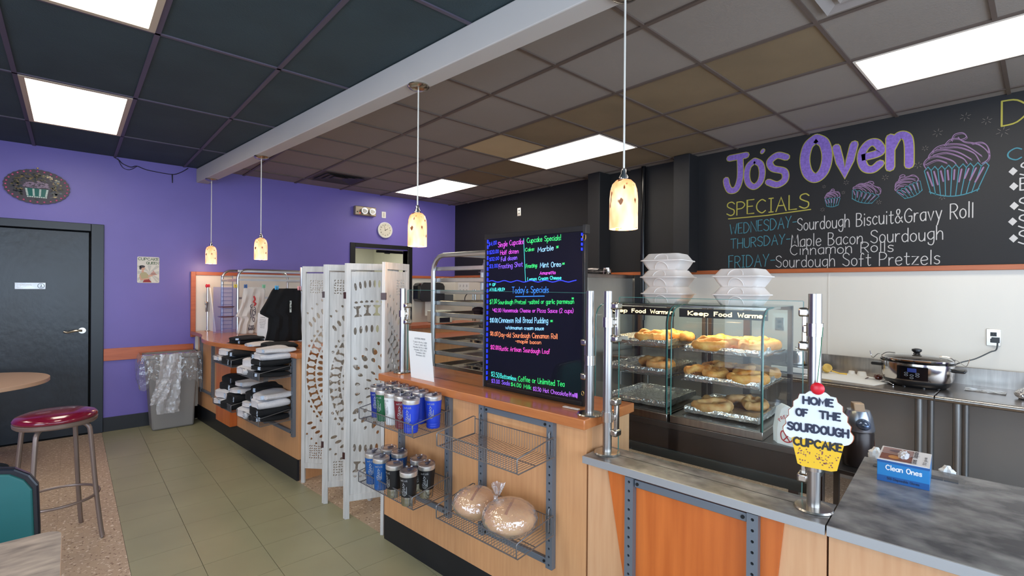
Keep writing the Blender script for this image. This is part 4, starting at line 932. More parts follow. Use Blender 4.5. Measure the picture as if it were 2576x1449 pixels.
put('hook', B().tube([(1.812, 1.226+.006*math.sin(a), 1.082+.009*math.cos(a)) for a in [k*PI/6 for k in range(12)]], .002, 6, closed=True), mat('brass', (186, 150, 96), .3, 1), mb)
led = mat('blue_led', (20, 36, 240), .4, em=3.5)
b = B()
for k in range(26): z = 1.06+k*.029; b.box(1.8105, 1.8165, 1.8345, 1.838, z, z+.018)
put('led_strip', b, led, mb, kind='stuff', smooth=False)
b = B()
for k in range(4): z = 1.72+k*.022; b.box(1.8085, 1.8165, 1.2355, 1.2385, z, z+.012)
put('led_strip', b, led, mb, kind='stuff', smooth=False)
nc = {'B': (48, 62, 255), 'M': (206, 72, 206), 'P': (130, 84, 240), 'G': (52, 214, 110), 'C': (150, 205, 255), 'T': (70, 214, 206), 'L': (52, 130, 245), 'O': (255, 136, 92), 'K': (240, 72, 190), 'V': (172, 92, 214)}
mpb = lambda y, z, l: (1.8162-l, -y, z)
for s, c, ya, za, yb, zb, hh in [('$4.00','B',1.83,1.768,1.773,1.777,.02),('Single Cupcake','M',1.762,1.761,1.585,1.77,.026),('$20.00','B',1.825,1.727,1.758,1.731,.019),('Half dozen','M',1.745,1.721,1.62,1.725,.022),('$32.00','B',1.825,1.691,1.755,1.695,.017),('Full dozen','P',1.74,1.687,1.629,1.693,.021),('$3.00','B',1.824,1.652,1.764,1.656,.019),('Frosting Shot','P',1.755,1.648,1.592,1.658,.024),('Cupcake Specials!','G',1.564,1.772,1.356,1.775,.024),('Cake:','G',1.575,1.729,1.516,1.733,.017),('Marble','C',1.494,1.725,1.399,1.729,.023),('*','G',1.383,1.733,1.37,1.734,.016),('Frosting:','G',1.569,1.648,1.497,1.652,.019),('Mint Oreo','C',1.479,1.648,1.355,1.651,.023),('*','G',1.347,1.656,1.334,1.657,.013),('Amaretto','M',1.48,1.614,1.386,1.617,.015),('Lemon Cream Cheese','T',1.558,1.586,1.353,1.592,.016),('* GF','T',1.823,1.559,1.777,1.559,.014),('AVAILABLE*','T',1.822,1.532,1.712,1.535,.015),("Today's Specials",'L',1.662,1.523,1.427,1.529,.03),('$7.00','G',1.82,1.462,1.768,1.468,.024),('Sourdough Pretzel -salted or garlic parmesan','G',1.759,1.465,1.28,1.481,.021),('>$2.00 Homemade Cheese or Pizza Sauce (2 cups)','M',1.798,1.422,1.283,1.439,.019),('$10.00','C',1.817,1.367,1.76,1.368,.023),('Cinnamon Roll Bread Pudding','C',1.752,1.369,1.429,1.384,.026),('*','G',1.414,1.386,1.4,1.387,.016),('w/cinnamon cream sauce','C',1.704,1.338,1.454,1.349,.017),('$8.00','O',1.814,1.297,1.76,1.298,.022),('Day-old Sourdough Cinnamon Roll','O',1.751,1.295,1.372,1.313,.024),('-maple bacon','O',1.635,1.274,1.47,1.281,.017),('$12.00','K',1.811,1.226,1.753,1.227,.022),('Rustic Artisan Sourdough Loaf','K',1.746,1.225,1.417,1.239,.022),('$3.50','T',1.805,1.083,1.746,1.083,.025),('Bottomless','T',1.738,1.083,1.629,1.084,.022),('Coffee or Unlimited Tea','G',1.615,1.084,1.33,1.096,.025),('$3.00 Soda','P',1.803,1.050,1.673,1.054,.020),('$4.00 Milk','G',1.663,1.052,1.53,1.054,.019),('$3.50 Hot Chocolate','V',1.517,1.051,1.309,1.056,.019),('(+1 refill)','V',1.303,1.058,1.257,1.058,.018),('*','G',1.292,1.497,1.281,1.497,.012)]:
    bb = B(); write(bb, s, -ya, za, -yb, zb, hh, .0029, mpb, jit=.05)
    put('menu_line', bb, mat('neon_'+c, nc[c], .5, em=.75), mb, smooth=False)
bb = B(); ribbon(bb, smooth_line([(-1.828+k*.02, 1.583+.004*math.sin(k*1.4)) for k in range(29)], 3), .004, mpb); put('wavy_line', bb, mat('neon_B', nc['B'], .5, em=.75), mb, smooth=False)
bb = B(); ribbon(bb, [(-1.586, 1.795), (-1.572, 1.58)], .0028, mpb); put('divider_line', bb, mat('neon_T', nc['T'], .5, em=.75), mb, smooth=False)
bb = B(); ribbon(bb, [(-1.638, 1.506), (-1.452, 1.512)], .004, mpb); put('underline', bb, mat('neon_L', nc['L'], .5, em=.75), mb, smooth=False)
o = put('marker_cloth', B().box(1.745, 1.765, 1.205, 1.29, 1.0205, 1.026), mat('scuffed_cloth', (206, 192, 184), .9, var=.3, scale=60), k=True, origin=(1.75, 1.25, 1.02), bev=.004); tag(o, 'small crumpled white wipe lying at the foot of the menu board', 'wipe')
# price sheets
def sheet_sign(u, v0, v1, z0, z1, lab, k_lines, bow, cat='paper sign', vt=0):
    t = thing('price_sheet', lab, cat, (u, (v0+v1)/2, z0), 'printed price sheets', k=True); n = 12
    f = lambda s: u-bow*math.sin(s*PI*.5)+bow*s*1.7
    put('sheet', B().sheet([[(f(i/n), v0+(v1-v0)*j+vt*i/n, z0+(z1-z0)*i/n) for j in (0, 1)] for i in range(n+1)]), paper, t)
    bb = B(); mp_ = lambda x, y, l: (f((y-z0)/(z1-z0))-.0008, -x, y)
    vm = (v0+v1)/2; W_ = v1-v0
    rows = ['CLOTHING PRICES', 'T-shirt (S,M,L) $20', 'T-shirt (2X) $22', 'Hoodie (S,M,L) $35', 'Hoodie (2X) $40', 'Tumblers $30', 'Stickers $3'][:k_lines]
    for r_, s in enumerate(rows):
        hw = W_*(.30 if r_ else .26)*min(1, len(s)/17); z = z1-(z1-z0)*(.16+.055*r_+(.02 if r_ else 0)); c = vm+vt*(z-z0)/(z1-z0); write(bb, s, -(c+hw), z, -(c-hw), z, .0075, .0013, mp_)
    put('print', bb, ink, t, smooth=False, kind='stuff')
sheet_sign(1.705, 2.142, 2.358, 1.0205, 1.29, 'white price sheet standing on the wood counter left of the menu board', 7, .018, vt=.045)
sheet_sign(1.78, 4.68, 4.93, 1.0205, 1.29, 'white price sheet propped between the hanging shirts', 7, .012)
# ---------------------------------------------------------------- baking rack
rk = thing('baking_rack', 'aluminium bakery rack with rounded top behind the menu board', 'rack', (2.39, 2.39, 0), k=True)
for u in (2.15, 2.63):
    P = [(u, 2.72, .1), (u, 2.72, 1.66)]+[(u, 2.72-.11*(1-math.cos(a)), 1.66+.11*math.sin(a)) for a in (.4, .8, 1.2, PI/2)]+[(u, 2.17, 1.77)]+[(u, 2.06+.11*math.cos(a), 1.66+.11*math.sin(a)) for a in (1.2, .8, .4, 0)]+[(u, 2.06, .1)]
    put('end_frame', B().tube(P, .0165, 8), alu, rk)
put('cross_rail', B().box(2.15, 2.63, 2.70, 2.74, .12, .16).box(2.15, 2.63, 2.04, 2.08, .12, .16).box(2.16, 2.62, 2.49, 2.52, 1.76, 1.785).box(2.16, 2.62, 2.2, 2.23, 1.76, 1.785), alu, rk)
for z in (1.665, 1.585, 1.505, 1.425, 1.345, 1.258, 1.16, 1.075, .985, .90, .82):
    for u, s in ((2.166, 1), (2.614, -1)): put('slide', B().box(min(u, u+s*.003), max(u, u+s*.003), 2.065, 2.715, z, z+.026).box(min(u, u+s*.03), max(u, u+s*.03), 2.065, 2.715, z, z+.003), alu, rk, smooth=False)
for u in (2.17, 2.61):
    for v in (2.08, 2.70): put('caster', B().cyl((u-.015, v, .05), (u+.015, v, .05), .05, n=20), black_pl, rk)
tray_m = mat('worn_sheet_pan', (186, 172, 156), .35, .9, var=.18, scale=4)
def pan(u0, u1, v0, v1, z, lab, grp, h_=.022, m=None, k=True, w_=.014):
    t = thing('sheet_pan', lab, 'baking tray', ((u0+u1)/2, (v0+v1)/2, z), grp, k=k); c = .012
    b = B(); b.box(u0+c, u1-c, v0+c, v1-c, z, z+.0015)
    q0 = (u0+c, u1-c, v0+c, v1-c); q1 = (u0, u1, v0, v1); vs = []
    for q, z_ in ((q0, z), (q1, z+h_)): vs += [(q[0], q[2], z_), (q[1], q[2], z_), (q[1], q[3], z_), (q[0], q[3], z_)]
    b.add(vs, [(i, (i+1) % 4, 4+(i+1) % 4, 4+i) for i in range(4)]); put('pan', b, m or tray_m, t, smooth=False)
    put('rolled_rim', B().tube([(u0, v0, z+h_), (u1, v0, z+h_), (u1, v1, z+h_), (u0, v1, z+h_)], .0042, 6, closed=True), m or mat('bright_rim', (214, 200, 180), .25, 1), t)
    return t
PG = 'sheet pans in the baking rack'
for z, lab in ((1.589, 'golden sheet pan on the highest loaded slide of the baking rack'), (1.429, 'empty sheet pan second from the top of the baking rack'), (1.349, 'sheet pan carrying the dark chocolate muffins'), (1.262, 'sheet pan under the upper muffin tin'), (1.164, 'sheet pan under the middle muffin tin'), (1.079, 'dark empty sheet pan below the middle muffin tin'), (.989, 'sheet pan under the lowest visible muffin tin'), (.904, 'lowest sheet pan in the baking rack')):
    pan(2.172, 2.608, 2.04, 2.69, z, lab, PG)
tin_m = mat('worn_muffin_tin', (150, 144, 138), .28, .85)
def muffin_tin(u, v, z, lab):
    t = local('muffin_tin', lab, 'muffin tin', (u, v, z), 'muffin tins in the rack', k=True); b = B(); n = 12
    hw, hd, H = .135, .18, .032
    cells = [(-.09+i*.09, -.135+j*.09) for i in range(3) for j in range(4)]
    for cx, cy in cells:
        sq = []
        for k in range(n):
            a = 2*PI*k/n; m_ = max(abs(math.cos(a)), abs(math.sin(a))); sq.append((cx+.045*math.cos(a)/m_, cy+.045*math.sin(a)/m_, H))
        to = [(cx+.037*math.cos(2*PI*k/n), cy+.037*math.sin(2*PI*k/n), H) for k in range(n)]; bo = [(cx+.027*math.cos(2*PI*k/n), cy+.027*math.sin(2*PI*k/n), .001) for k in range(n)]
        b.add(sq+to+bo, [(k, (k+1) % n, n+(k+1) % n, n+k) for k in range(n)]+[(n+k, n+(k+1) % n, 2*n+(k+1) % n, 2*n+k) for k in range(n)]+[tuple(2*n+k for k in range(n))])
    put('cups', b, tin_m, t, kind='stuff'); put('rim', B().tube([(-hw, -hd, H), (hw, -hd, H), (hw, hd, H), (-hw, hd, H)], .004, 6, closed=True), tray_m, t)
muffin_tin(2.42, 2.26, 1.266, 'dark muffin tin highest in the baking rack'); muffin_tin(2.36, 2.28, 1.168, 'muffin tin in the middle of the baking rack'); muffin_tin(2.35, 2.28, .993, 'muffin tin lowest in the baking rack, level with the counter')
mm = mat('chocolate_muffin', (72, 44, 38), .8, var=.25, scale=40, bump=.3)
for i, (u, v) in enumerate(((2.38, 2.50), (2.36, 2.38), (2.34, 2.26), (2.45, 2.44), (2.43, 2.31))):
    o = put('muffin', B().lathe([(0, 0), (.03, 0), (.036, .028), (.046, .034), (.044, .046), (.026, .058), (0, .062)], n=18), mm, k=True, origin=(0, 0, 0)); o.location = W(u, v, 1.3515)
    tag(o, ['chocolate muffin at the left end of the rack tray', 'chocolate muffin second from the left on the rack tray', 'chocolate muffin nearest the menu board on the rack tray', 'chocolate muffin in the back row at the left', 'chocolate muffin in the back row at the right'][i], 'muffin', 'chocolate muffins')
# ---------------------------------------------------------------- black steel table under the cases
st = thing('steel_table', 'dark stainless work table carrying the two display cases', 'table', (2.7, 1.2, 0), k=True)
dk_st = mat('dark_brushed_steel', (86, 84, 86), .22, .85, var=.2, scale=3, st=(1, 1, 3))
put('table_top', B().box(2.33, 3.02, .455, 2.0, .85, .88), steel_d, st, bev=.002)
put('apron', B().box(2.335, 2.345, .455, 2.0, .742, .853).box(2.345, 3.0, .455, .465, .742, .853), dk_st, st, smooth=False)
put('lower_flange', B().box(2.325, 2.345, .45, 2.0, .700, .745).box(2.345, 3.0, .447, .467, .700, .745), mat('grey_green_flange', (74, 82, 82), .4, .4), st, bev=.002)
for u, v in ((2.42, .52), (2.95, .52), (2.42, 1.95), (2.95, 1.95)): put('leg', B().box(u-.02, u+.02, v-.02, v+.02, 0, .85), steel_d, st, bev=.002)
put('shelf', B().box(2.55, 2.98, .50, 1.98, .30, .32), steel_d, st)
# ---------------------------------------------------------------- heated display cases
deck_m = mat('case_floor_steel', (150, 148, 146), .3, .9, var=.1, scale=4); foil = mat('aluminium_foil', (236, 236, 236), .24, .85, bump=.9, bs=45); fr_d = mat('bronze_dark_frame', (72, 62, 58), .35, .5)
cglass = glassmat('case_glass', (.955, .98, .97), .45); CW, CD, CHT = .43, .53, .59
sign_lit = mat('lit_sign_letters', (255, 222, 160), .5, em=2.6)
def case(v0, lab, gl):
    t = local('display_case', lab, 'display case', (2.335, v0, .88), 'heated display cases', k=True)
    put('base', B().box(0, CD, 0, CW, 0, .038), steel, t, bev=.003)
    d_ = put('floor_plate', B().box(.01, CD-.01, .008, CW-.008, .038, .041), deck_m, t)
    b = B()
    for gx in (.04, .26):
        for gy in (.04, .17, .30):
            for k in range(7): b.box(gx+k*.018, gx+k*.018+.007, gy, gy+.085, .0405, .0415)
    put('vent_slots', b, dark, d_, kind='stuff', smooth=False)
    prof = [(.004, .038), (.004, .50), (.012, .53), (.030, .557), (.058, .575), (.095, .583), (.17, .587)]
    g = [[(x, y, z) for y in (.006, CW-.006)] for x, z in prof]
    o = put('curved_front_glass', B().sheet(g), cglass, t, ang=60); 
    side = prof+[(CD-.01, .587), (CD-.01, .038)]
    for y in (.003, CW-.003):
        s = put('side_glass', B().add([(x, y, z) for x, z in side], [tuple(range(len(side)))]), cglass, t, smooth=False)
        put('glass_edge', B().tube([(x, y, z) for x, z in prof], .0034, 6), gedge, s)
    put('dark_trim', B().tube([(x-.001, .0085, z) for x, z in prof], .0028, 6), black_pl, t)
    put('top_glass', B().box(.15, CD, .0, CW, .587, .592), glassmat('thick_top_glass', (.80, .88, .85), 1), t, smooth=False)
    put('back_frame', B().box(CD-.03, CD, 0, .02, .038, .587).box(CD-.03, CD, CW-.02, CW, .038, .587).box(CD-.03, CD, CW/2-.012, CW/2+.022, .038, .587).box(CD-.03, CD, 0, CW, .565, .587), fr_d, t, smooth=False)
    put('back_door', B().box(CD-.012, CD-.008, .02, CW/2, .04, .565).box(CD-.02, CD-.016, CW/2, CW-.02, .04, .565), cglass, t, smooth=False)
    p = put('lit_sign', B().box(.085, .10, .008, CW-.008, .528, .572), mat('black_sign_bar', (40, 34, 30), .3), t, smooth=False)
    mp_ = lambda x, y, l: (.0842, -x, y)
    for s, a, c in (('Keep', .375, .275), ('Food', .245, .165), ('Warmer', .135, .015)):
        bb = B(); write(bb, s, -a, .54, -c, .54, .019, .0042, mp_, serif=.9); put('lettering', bb, sign_lit, p, smooth=False)
    put('lamp_tube', B().cyl((.12, .02, .565), (.12, CW-.02, .565), .006, n=10), mat('warm_lamp_tube', (255, 200, 120), em=5), t)
    l = bpy.data.lights.new('case_fill_light', 'AREA'); l.shape = 'RECTANGLE'; l.size = .04; l.size_y = .36; l.energy = 2.6; l.color = (1, .72, .40)
    lo = bpy.data.objects.new('case_fill_light', l); link(lo, t); lo.location = (.30, CW/2, .575)  # added fill light to brighten the foil trays
    put('light_baffle', B().box(.085, .33, .012, CW-.012, .576, .586), steel, t)  # added plate keeps the case light off the takeout boxes above
    for z in (.215, .365):
        b = B()
        for y in (.03, CW-.03): b.box(.07, CD-.04, y-.004, y+.004, z-.008, z-.002)
        put('shelf_bracket', b, steel, t)
    b = B()
    for z in (.21, .36):
        for k in range(12): b.tube([(.08+k*.035, .02, z), (.08+k*.035, CW-.02, z)], .0018, 4)
    put('wire_shelf', b, chrome, t, kind='stuff')
    return t
case(.627, 'heated glass display case on the right, full of pretzels on three trays', 1)
case(1.072, 'heated glass display case on the left, half hidden by the guard post', 0)
def foil_tray(v0, v1, z, lab, u0=2.40, u1=2.80):
    t = thing('foil_tray', lab, 'tray', ((u0+u1)/2, (v0+v1)/2, z), 'foil covered trays', k=True); nx, ny = 26, 26; g = []
    rr2 = random.Random(int(v0*1000+z*100))
    for i in range(nx+1):
        row = []
        for j in range(ny+1):
            x = u0+(u1-u0)*i/nx; y = v0+(v1-v0)*j/ny; e = min(i, nx-i, j, ny-j)
            zz = z+(.020 if e == 0 else .018 if e == 1 else .002)+rr2.uniform(-.0012, .0012)*(2.2 if e < 2 else .7)
            row.append((x+rr2.uniform(-.001, .001), y+rr2.uniform(-.001, .001), zz))
        g.append(row)
    put('foil_surface', B().sheet(g), foil, t, ang=14)
    sk = []; per = [(u0, v0+(v1-v0)*k/24) for k in range(25)]+[(u0+(u1-u0)*k/24, v1) for k in range(1, 25)]+[(u1, v1-(v1-v0)*k/24) for k in range(1, 25)]+[(u1-(u1-u0)*k/24, v0) for k in range(1, 25)]
    rows = []
    for zz, off in ((z+.020, 0), (z+.006, .004), (z-.010, -.002)):
        rows.append([(x+rr2.uniform(-.002, .002)+(off if x > u0+.01 else -off), y+rr2.uniform(-.002, .002), zz+rr2.uniform(-.002, .002)) for x, y in per])
    put('foil_skirt', B().sheet(rows), foil, t, ang=14)
TZ = (.88+.37, .88+.222, .88+.062)
for z, n in zip(TZ, ('top', 'middle', 'bottom')): foil_tray(.665, 1.01, z, 'foil covered %s tray in the right display case' % n)
for z, n in zip((TZ[0]+.012, TZ[1]+.01, TZ[2]), ('top', 'middle', 'bottom')): foil_tray(1.11, 1.455, z, 'foil covered %s tray in the left display case' % n)
dough = mat('baked_pretzel', (196, 118, 44), .5, c2=(238, 188, 108), scale=26, det=6, bump=.6, thr=(.3, .7)); dough2 = mat('pale_pretzel', (222, 182, 124), .6, c2=(176, 114, 58), scale=18, det=6, bump=.6)
def pretzel_mesh(seed):
    rr2 = random.Random(seed)
    P = [(-.036, -.072, .012), (-.012, -.030, .024), (.024, .022, .040), (.060, .046, .024), (.088, .022, .02), (.082, -.036, .02), (.040, -.074, .02), (0, -.084, .02), (-.040, -.074, .02), (-.082, -.036, .02), (-.088, .022, .02), (-.060, .046, .024), (-.024, .022, .026), (.012, -.030, .040), (.036, -.072, .034)]
    P = smooth_line([(x*rr2.uniform(.93, 1.07), y*rr2.uniform(.93, 1.07), z) for x, y, z in P], 4); n = len(P)
    return B().tube(P, [(.013+.011*math.sin(PI*min(1, max(0, k/(n-1))))+rr2.uniform(-.0035, .0035)) for k in range(n)], 12).mesh('pretzel')
pm = [pretzel_mesh(k) for k in range(4)]
sp_ = [(2.47, .92, TZ[0], 'dough', 'left front pretzel on the top tray of the right case', .3), (2.49, .77, TZ[0], 'dough', 'right front pretzel on the top tray of the right case', 1.2), (2.66, .90, TZ[0], 'dough', 'glowing orange pretzel at the back left of the top tray, right case', 2.1), (2.68, .75, TZ[0], 'dough', 'glowing orange pretzel at the back right of the top tray, right case', .7),
 (2.49, .94, TZ[1], 'dough', 'front left golden pretzel on the middle tray of the right case', 1.3), (2.50, .755, TZ[1], 'dough', 'front right sugared pretzel on the middle tray of the right case', .2), (2.69, .92, TZ[1], 'pale', 'back left pretzel on the middle tray of the right case', 2.4), (2.70, .76, TZ[1], 'pale', 'back right pretzel on the middle tray of the right case', 1.9),
 (2.50, .92, TZ[2], 'pale', 'floury front pretzel on the bottom tray of the right case', .1), (2.66, .80, TZ[2], 'pale', 'large pale pretzel at the back of the bottom tray, right case', 1.2),
 (2.50, 1.26, TZ[0]+.012, 'dough', 'left golden pretzel on the top tray of the left case', .4), (2.62, 1.17, TZ[0]+.012, 'dough', 'right golden pretzel on the top tray of the left case', 1.7), (2.53, 1.24, TZ[1]+.01, 'pale', 'single pale pretzel on the middle tray of the left case', .9)]
for i, (u, v, z, m, lab, rz) in enumerate(sp_):
    me = pm[i % 4].copy(); o = put('pretzel', me, dough if m == 'dough' else dough2); o.location = W(u, v, z+.003); o.rotation_euler = (0, 0, rz); o.scale = (1.0, 1.0, 1.05); tag(o, lab, 'pretzel', 'pretzels in the display cases')
o = put('tray_label', B().box(2.392, 2.394, 1.325, 1.40, TZ[0]+.02, TZ[0]+.04), paper, k=True, origin=(2.39, 1.36, TZ[0]), smooth=False); tag(o, 'tiny white label clipped to the top tray of the left case', 'label')
# ---------------------------------------------------------------- takeout boxes
fibre = mat('white_fibre_box', (222, 214, 208), .75, bump=.05, bs=80)
def rrect(hx, hy, r_, n=4): return [(x, y) for x, y in rr(hx, hy, r_, n)]
def loft(rings):
    b = B(); n = len(rings[0][0]); vs = []; fs = []
    for P, z in rings: vs += [(x, y, z) for x, y in P]
    for i in range(len(rings)-1):
        for k in range(n): fs.append((i*n+k, i*n+(k+1) % n, (i+1)*n+(k+1) % n, (i+1)*n+k))
    fs.append(tuple(range(n-1, -1, -1))); fs.append(tuple((len(rings)-1)*n+k for k in range(n))); return b.add(vs, fs)
bx = None
def takeout(u, v, z, rz, lab):
    global bx
    if bx is None:
        bx = local('takeout_box', lab, 'takeout box', (0, 0, 0), 'white takeout boxes', k=True)
        put('tray', loft([(rrect(.084, .084, .02), 0), (rrect(.098, .098, .022), .022), (rrect(.110, .110, .022), .047), (rrect(.1185, .1185, .02), .049), (rrect(.1185, .1185, .02), .052)]), fibre, bx, ang=50)
        put('lid', loft([(rrect(.1175, .1175, .02), .0522), (rrect(.1175, .1175, .02), .0545), (rrect(.109, .109, .022), .0565), (rrect(.088, .088, .022), .088), (rrect(.084, .084, .02), .0905)]), fibre, bx, ang=50)
        b = B()
        for s in (-1, 1):
            ar = [(s*.032*math.cos(a), .032*math.sin(a)) for a in [PI*k/8 for k in range(9)]]
            b.tube([(-.0985-q*.32+.000, p*1.25, .054+q*.0+.001) if 0 else (-.1005-.008*(q/.032)*0+(-.0), p*1.2, .012+q*1.0) for p, q in ar], .0022, 5)
            break
        # half round embossing on the tray and lid faces towards the aisle
        b = B(); b.tube([(-.092-.54*(.006+q)*.9, p, .006+q) for p, q in [(.036*math.cos(a), .038*math.sin(a)) for a in [PI*k/10 for k in range(11)]]], .0026, 5)
        b.tube([(-.1085+.62*q, p, .058+q) for p, q in [(.036*math.cos(a), .030*math.sin(a)) for a in [PI*k/10 for k in range(11)]]], .0026, 5)
        put('embossing', b, fibre, bx)
        t = bx
    else: t = dup(bx)
    t.location = W(u, v, z); t.rotation_euler = (0, 0, KA+rz); t['label'] = lab; return t
zb = .88+.592
for k, (rz, n) in enumerate(((.03, 'bottom'), (-.04, 'middle'), (.08, 'top'))): takeout(2.60+.004*k, 1.19+.004*k, zb+k*.0912, rz, 'white takeout box, %s of the stack of three on the left case' % n)
for k, (rz, n) in enumerate(((.02, 'bottom'), (-.03, 'top'))): takeout(2.60, .80-.004*k, zb+k*.0912, rz, 'white takeout box, %s of the stack of two on the right case' % n)
# pretzel bags
for i in range(4):
    t = local('pretzel_bag', ['front white paper bag printed with a red pretzel', 'second white paper bag behind the printed front one', 'third white paper bag in the leaning bundle', 'rearmost white paper bag in the leaning bundle'][i], 'paper bag', (2.345+.012*i, .535+.008*i, .8805), 'pretzel bags', k=True, rz=-.25, ry=.06+.02*i, rx=-.02*i)
    put('bag', B().prismx([(-.045, 0), (.040, 0), (.043, .06), (.030, .150), (.008, .168), (-.020, .160), (-.048, .06)], 0, .006), paper, t, smooth=False)
    if i == 0:
        bb = B(); mp_ = lambda x, y, l: (-.001, -x, y)
        for k, ch in enumerate('PRETZEL'):
            a = PI*.80-k*PI*.6/6; cx, cz = .034*math.cos(a), .075+.040*math.sin(a); wd_, stx = strokes(ch); ra = a-PI/2
            for P in stx: ribbon(bb, [(cx+(px-wd_/2)*.0013*math.cos(ra)-(py)*.0013*math.sin(ra), cz+(px-wd_/2)*.0013*math.sin(ra)+py*.0013*math.cos(ra)) for px, py in P], .0022, mp_)
        for P in ([(-.012, .02), (.004, .04), (.018, .058), (.026, .045), (.02, .022), (0, .014), (-.02, .022), (-.026, .045), (-.018, .058), (-.004, .04), (.012, .02)],): ribbon(bb, smooth_line(P, 3), .005, mp_)
        put('print', bb, mat('red_print', (190, 60, 66), .6), t, smooth=False)
# ---------------------------------------------------------------- sourdough cupcake sign
t = local('cupcake_sign', 'painted cupcake sign reading home of the sourdough cupcake, hung on a post', 'sign', (1.690, .304, 1.02), k=True, rz=.16); t['_o'] = (0., 0., 0.)
white_s = mat('white_sign_paint', (226, 230, 236), .5, var=.03, scale=8); yel_s = mat('yellow_sign_paint', (236, 186, 30), .5); navy_s = mat('navy_sign_paint', (26, 32, 58), .5)
half = [(0, .228), (.020, .228), (.032, .218), (.046, .216), (.050, .202), (.062, .192), (.062, .176), (.074, .164), (.073, .148), (.082, .136), (.080, .122), (.088, .110), (.086, .096), (.077, .084), (.060, .078)]
top = [(-x, z) for x, z in half[::-1]]+half[1:]
put('frosting_board', B().prismx(smooth_line(top, 2), -.008, 0), white_s, t, smooth=False)
put('backing', B().prismx([(x*1.03, z*1.0-.001) for x, z in smooth_line(top, 2)], .0002, .003), mat('orange_back_edge', (176, 92, 50), .6), t, smooth=False)
zig = [(.066-.132*k/18, .082+(.003 if k % 2 else -.001)) for k in range(19)]
put('wrapper_board', B().prismx([(-.050, .004), (-.036, -.001), (.036, .0), (.050, .006)]+[(.066, .08)]+zig[1:-1]+[(-.066, .08)], -.0095, 0), yel_s, t, smooth=False)
b = B()
for k in range(70):
    x, z = R.uniform(-.056, .056), R.uniform(.008, .056); 
    if abs(x) > .044+.22*z: continue
    r_ = R.uniform(.0012, .0026); b.add([(-.0099, x+r_*math.cos(a*PI/3), z+r_*math.sin(a*PI/3)) for a in range(6)], [tuple(range(6))])
put('painted_dots', b, mat('plum_dots', (128, 70, 70), .5), t, kind='stuff', smooth=False)
put('cherry', B().blob((-.008, 0, .238), (.010, .0185, .0185), 20, 12), mat('red_cherry_paint', (214, 24, 44), .35), t)
mp_ = lambda x, y, l: (-.0102-l, -x, y)
for s, xa, xb, z, hh in (('HOME', -.036, .038, .190, .020), ('OF', -.054, -.026, .152, .020), ('THE', .006, .056, .152, .020), ('SOURDOUGH', -.076, .076, .106, .022), ('CUPCAKE', -.060, .060, .062, .022)):
    bb = B(); write(bb, s, xa, z, xb, z, hh, .0058, mp_, serif=1.2, jit=.02); put('lettering', bb, navy_s if s != 'CUPCAKE' else mat('black_sign_paint', (30, 28, 30), .5), t, smooth=False)
put('string', B().tube([(-.004, .001, .256), (.003, -.006, .34), (.012, -.012, .42)], .0012, 5), mat('green_ribbon', (40, 110, 70), .6), t)
# glove box
t = thing('glove_box', 'blue and white box of disposable gloves lying on the grey counter', 'box', (2.25, .13, .881), k=True, rz=0)
ub, wb = (2.148, 2.330, .062, .203), .881
put('carton', B().box(2.148, 2.335, .062, .203, .881, .955), mat('glove_box_blue', (30, 126, 190), .35), t, bev=.001, smooth=False)
put('carton_top', B().box(2.1475, 2.3355, .0615, .2035, .955, .957), mat('glove_box_white', (226, 224, 226), .35), t, smooth=False)
put('side_band', B().box(2.1470, 2.1475, .062, .203, .947, .955).box(2.1472, 2.1476, .062, .203, .881, .902).box(2.148, 2.335, .0612, .0618, .947, .955), mat('deep_blue_print', (16, 84, 150), .35), t, smooth=False)
mp_ = lambda x, y, l: (2.1466-l, -x, y)
bb = B(); write(bb, 'Clean Ones', -.178, .924, -.082, .924, .0165, .0032, mp_); put('lettering', bb, mat('white_print', (236, 238, 240), .4), t, smooth=False)
bb = B(); write(bb, '500 Disposable Gloves', -.175, .890, -.088, .890, .008, .0014, mp_); put('lettering', bb, mat('glove_navy', (10, 34, 70), .4), t, smooth=False)
mp_ = lambda x, y, l: (x, y, .9575+l)
b = B()
bt = lambda P, c, l: flat('printed_panel', [P], c, t, mp_, l)
bt([(2.16, .11), (2.24, .11), (2.24, .198), (2.16, .198)], (120, 60, 44), .0001); bt([(2.245, .11), (2.325, .11), (2.325, .198), (2.245, .198)], (150, 118, 116), .0001)
bt(ell(2.20, .16, .022, .016), (196, 132, 60), .0003); bt(ell(2.285, .15, .02, .03), (96, 74, 86), .0003)
mp2 = lambda x, y, l: (x, y, .9580+l)
bb = B(); write(bb, 'Disposable', 2.235, .098, 2.325, .098, .014, .0028, mp2); write(bb, 'Gloves', 2.16, .098, 2.215, .098, .014, .0028, mp2); write(bb, '500 gloves', 2.17, .072, 2.27, .072, .008, .0016, mp2); put('lettering', bb, mat('glove_print', (70, 60, 66), .5), t, smooth=False)
put('tissue', B().blob((2.235, .135, .9575), (.042, .016, .016), 18, 10, lambda q: 1+.25*hashn(q, 7, 1)), mat('clear_glove_film', (230, 228, 230), .25, alpha=.75), t, ang=10)
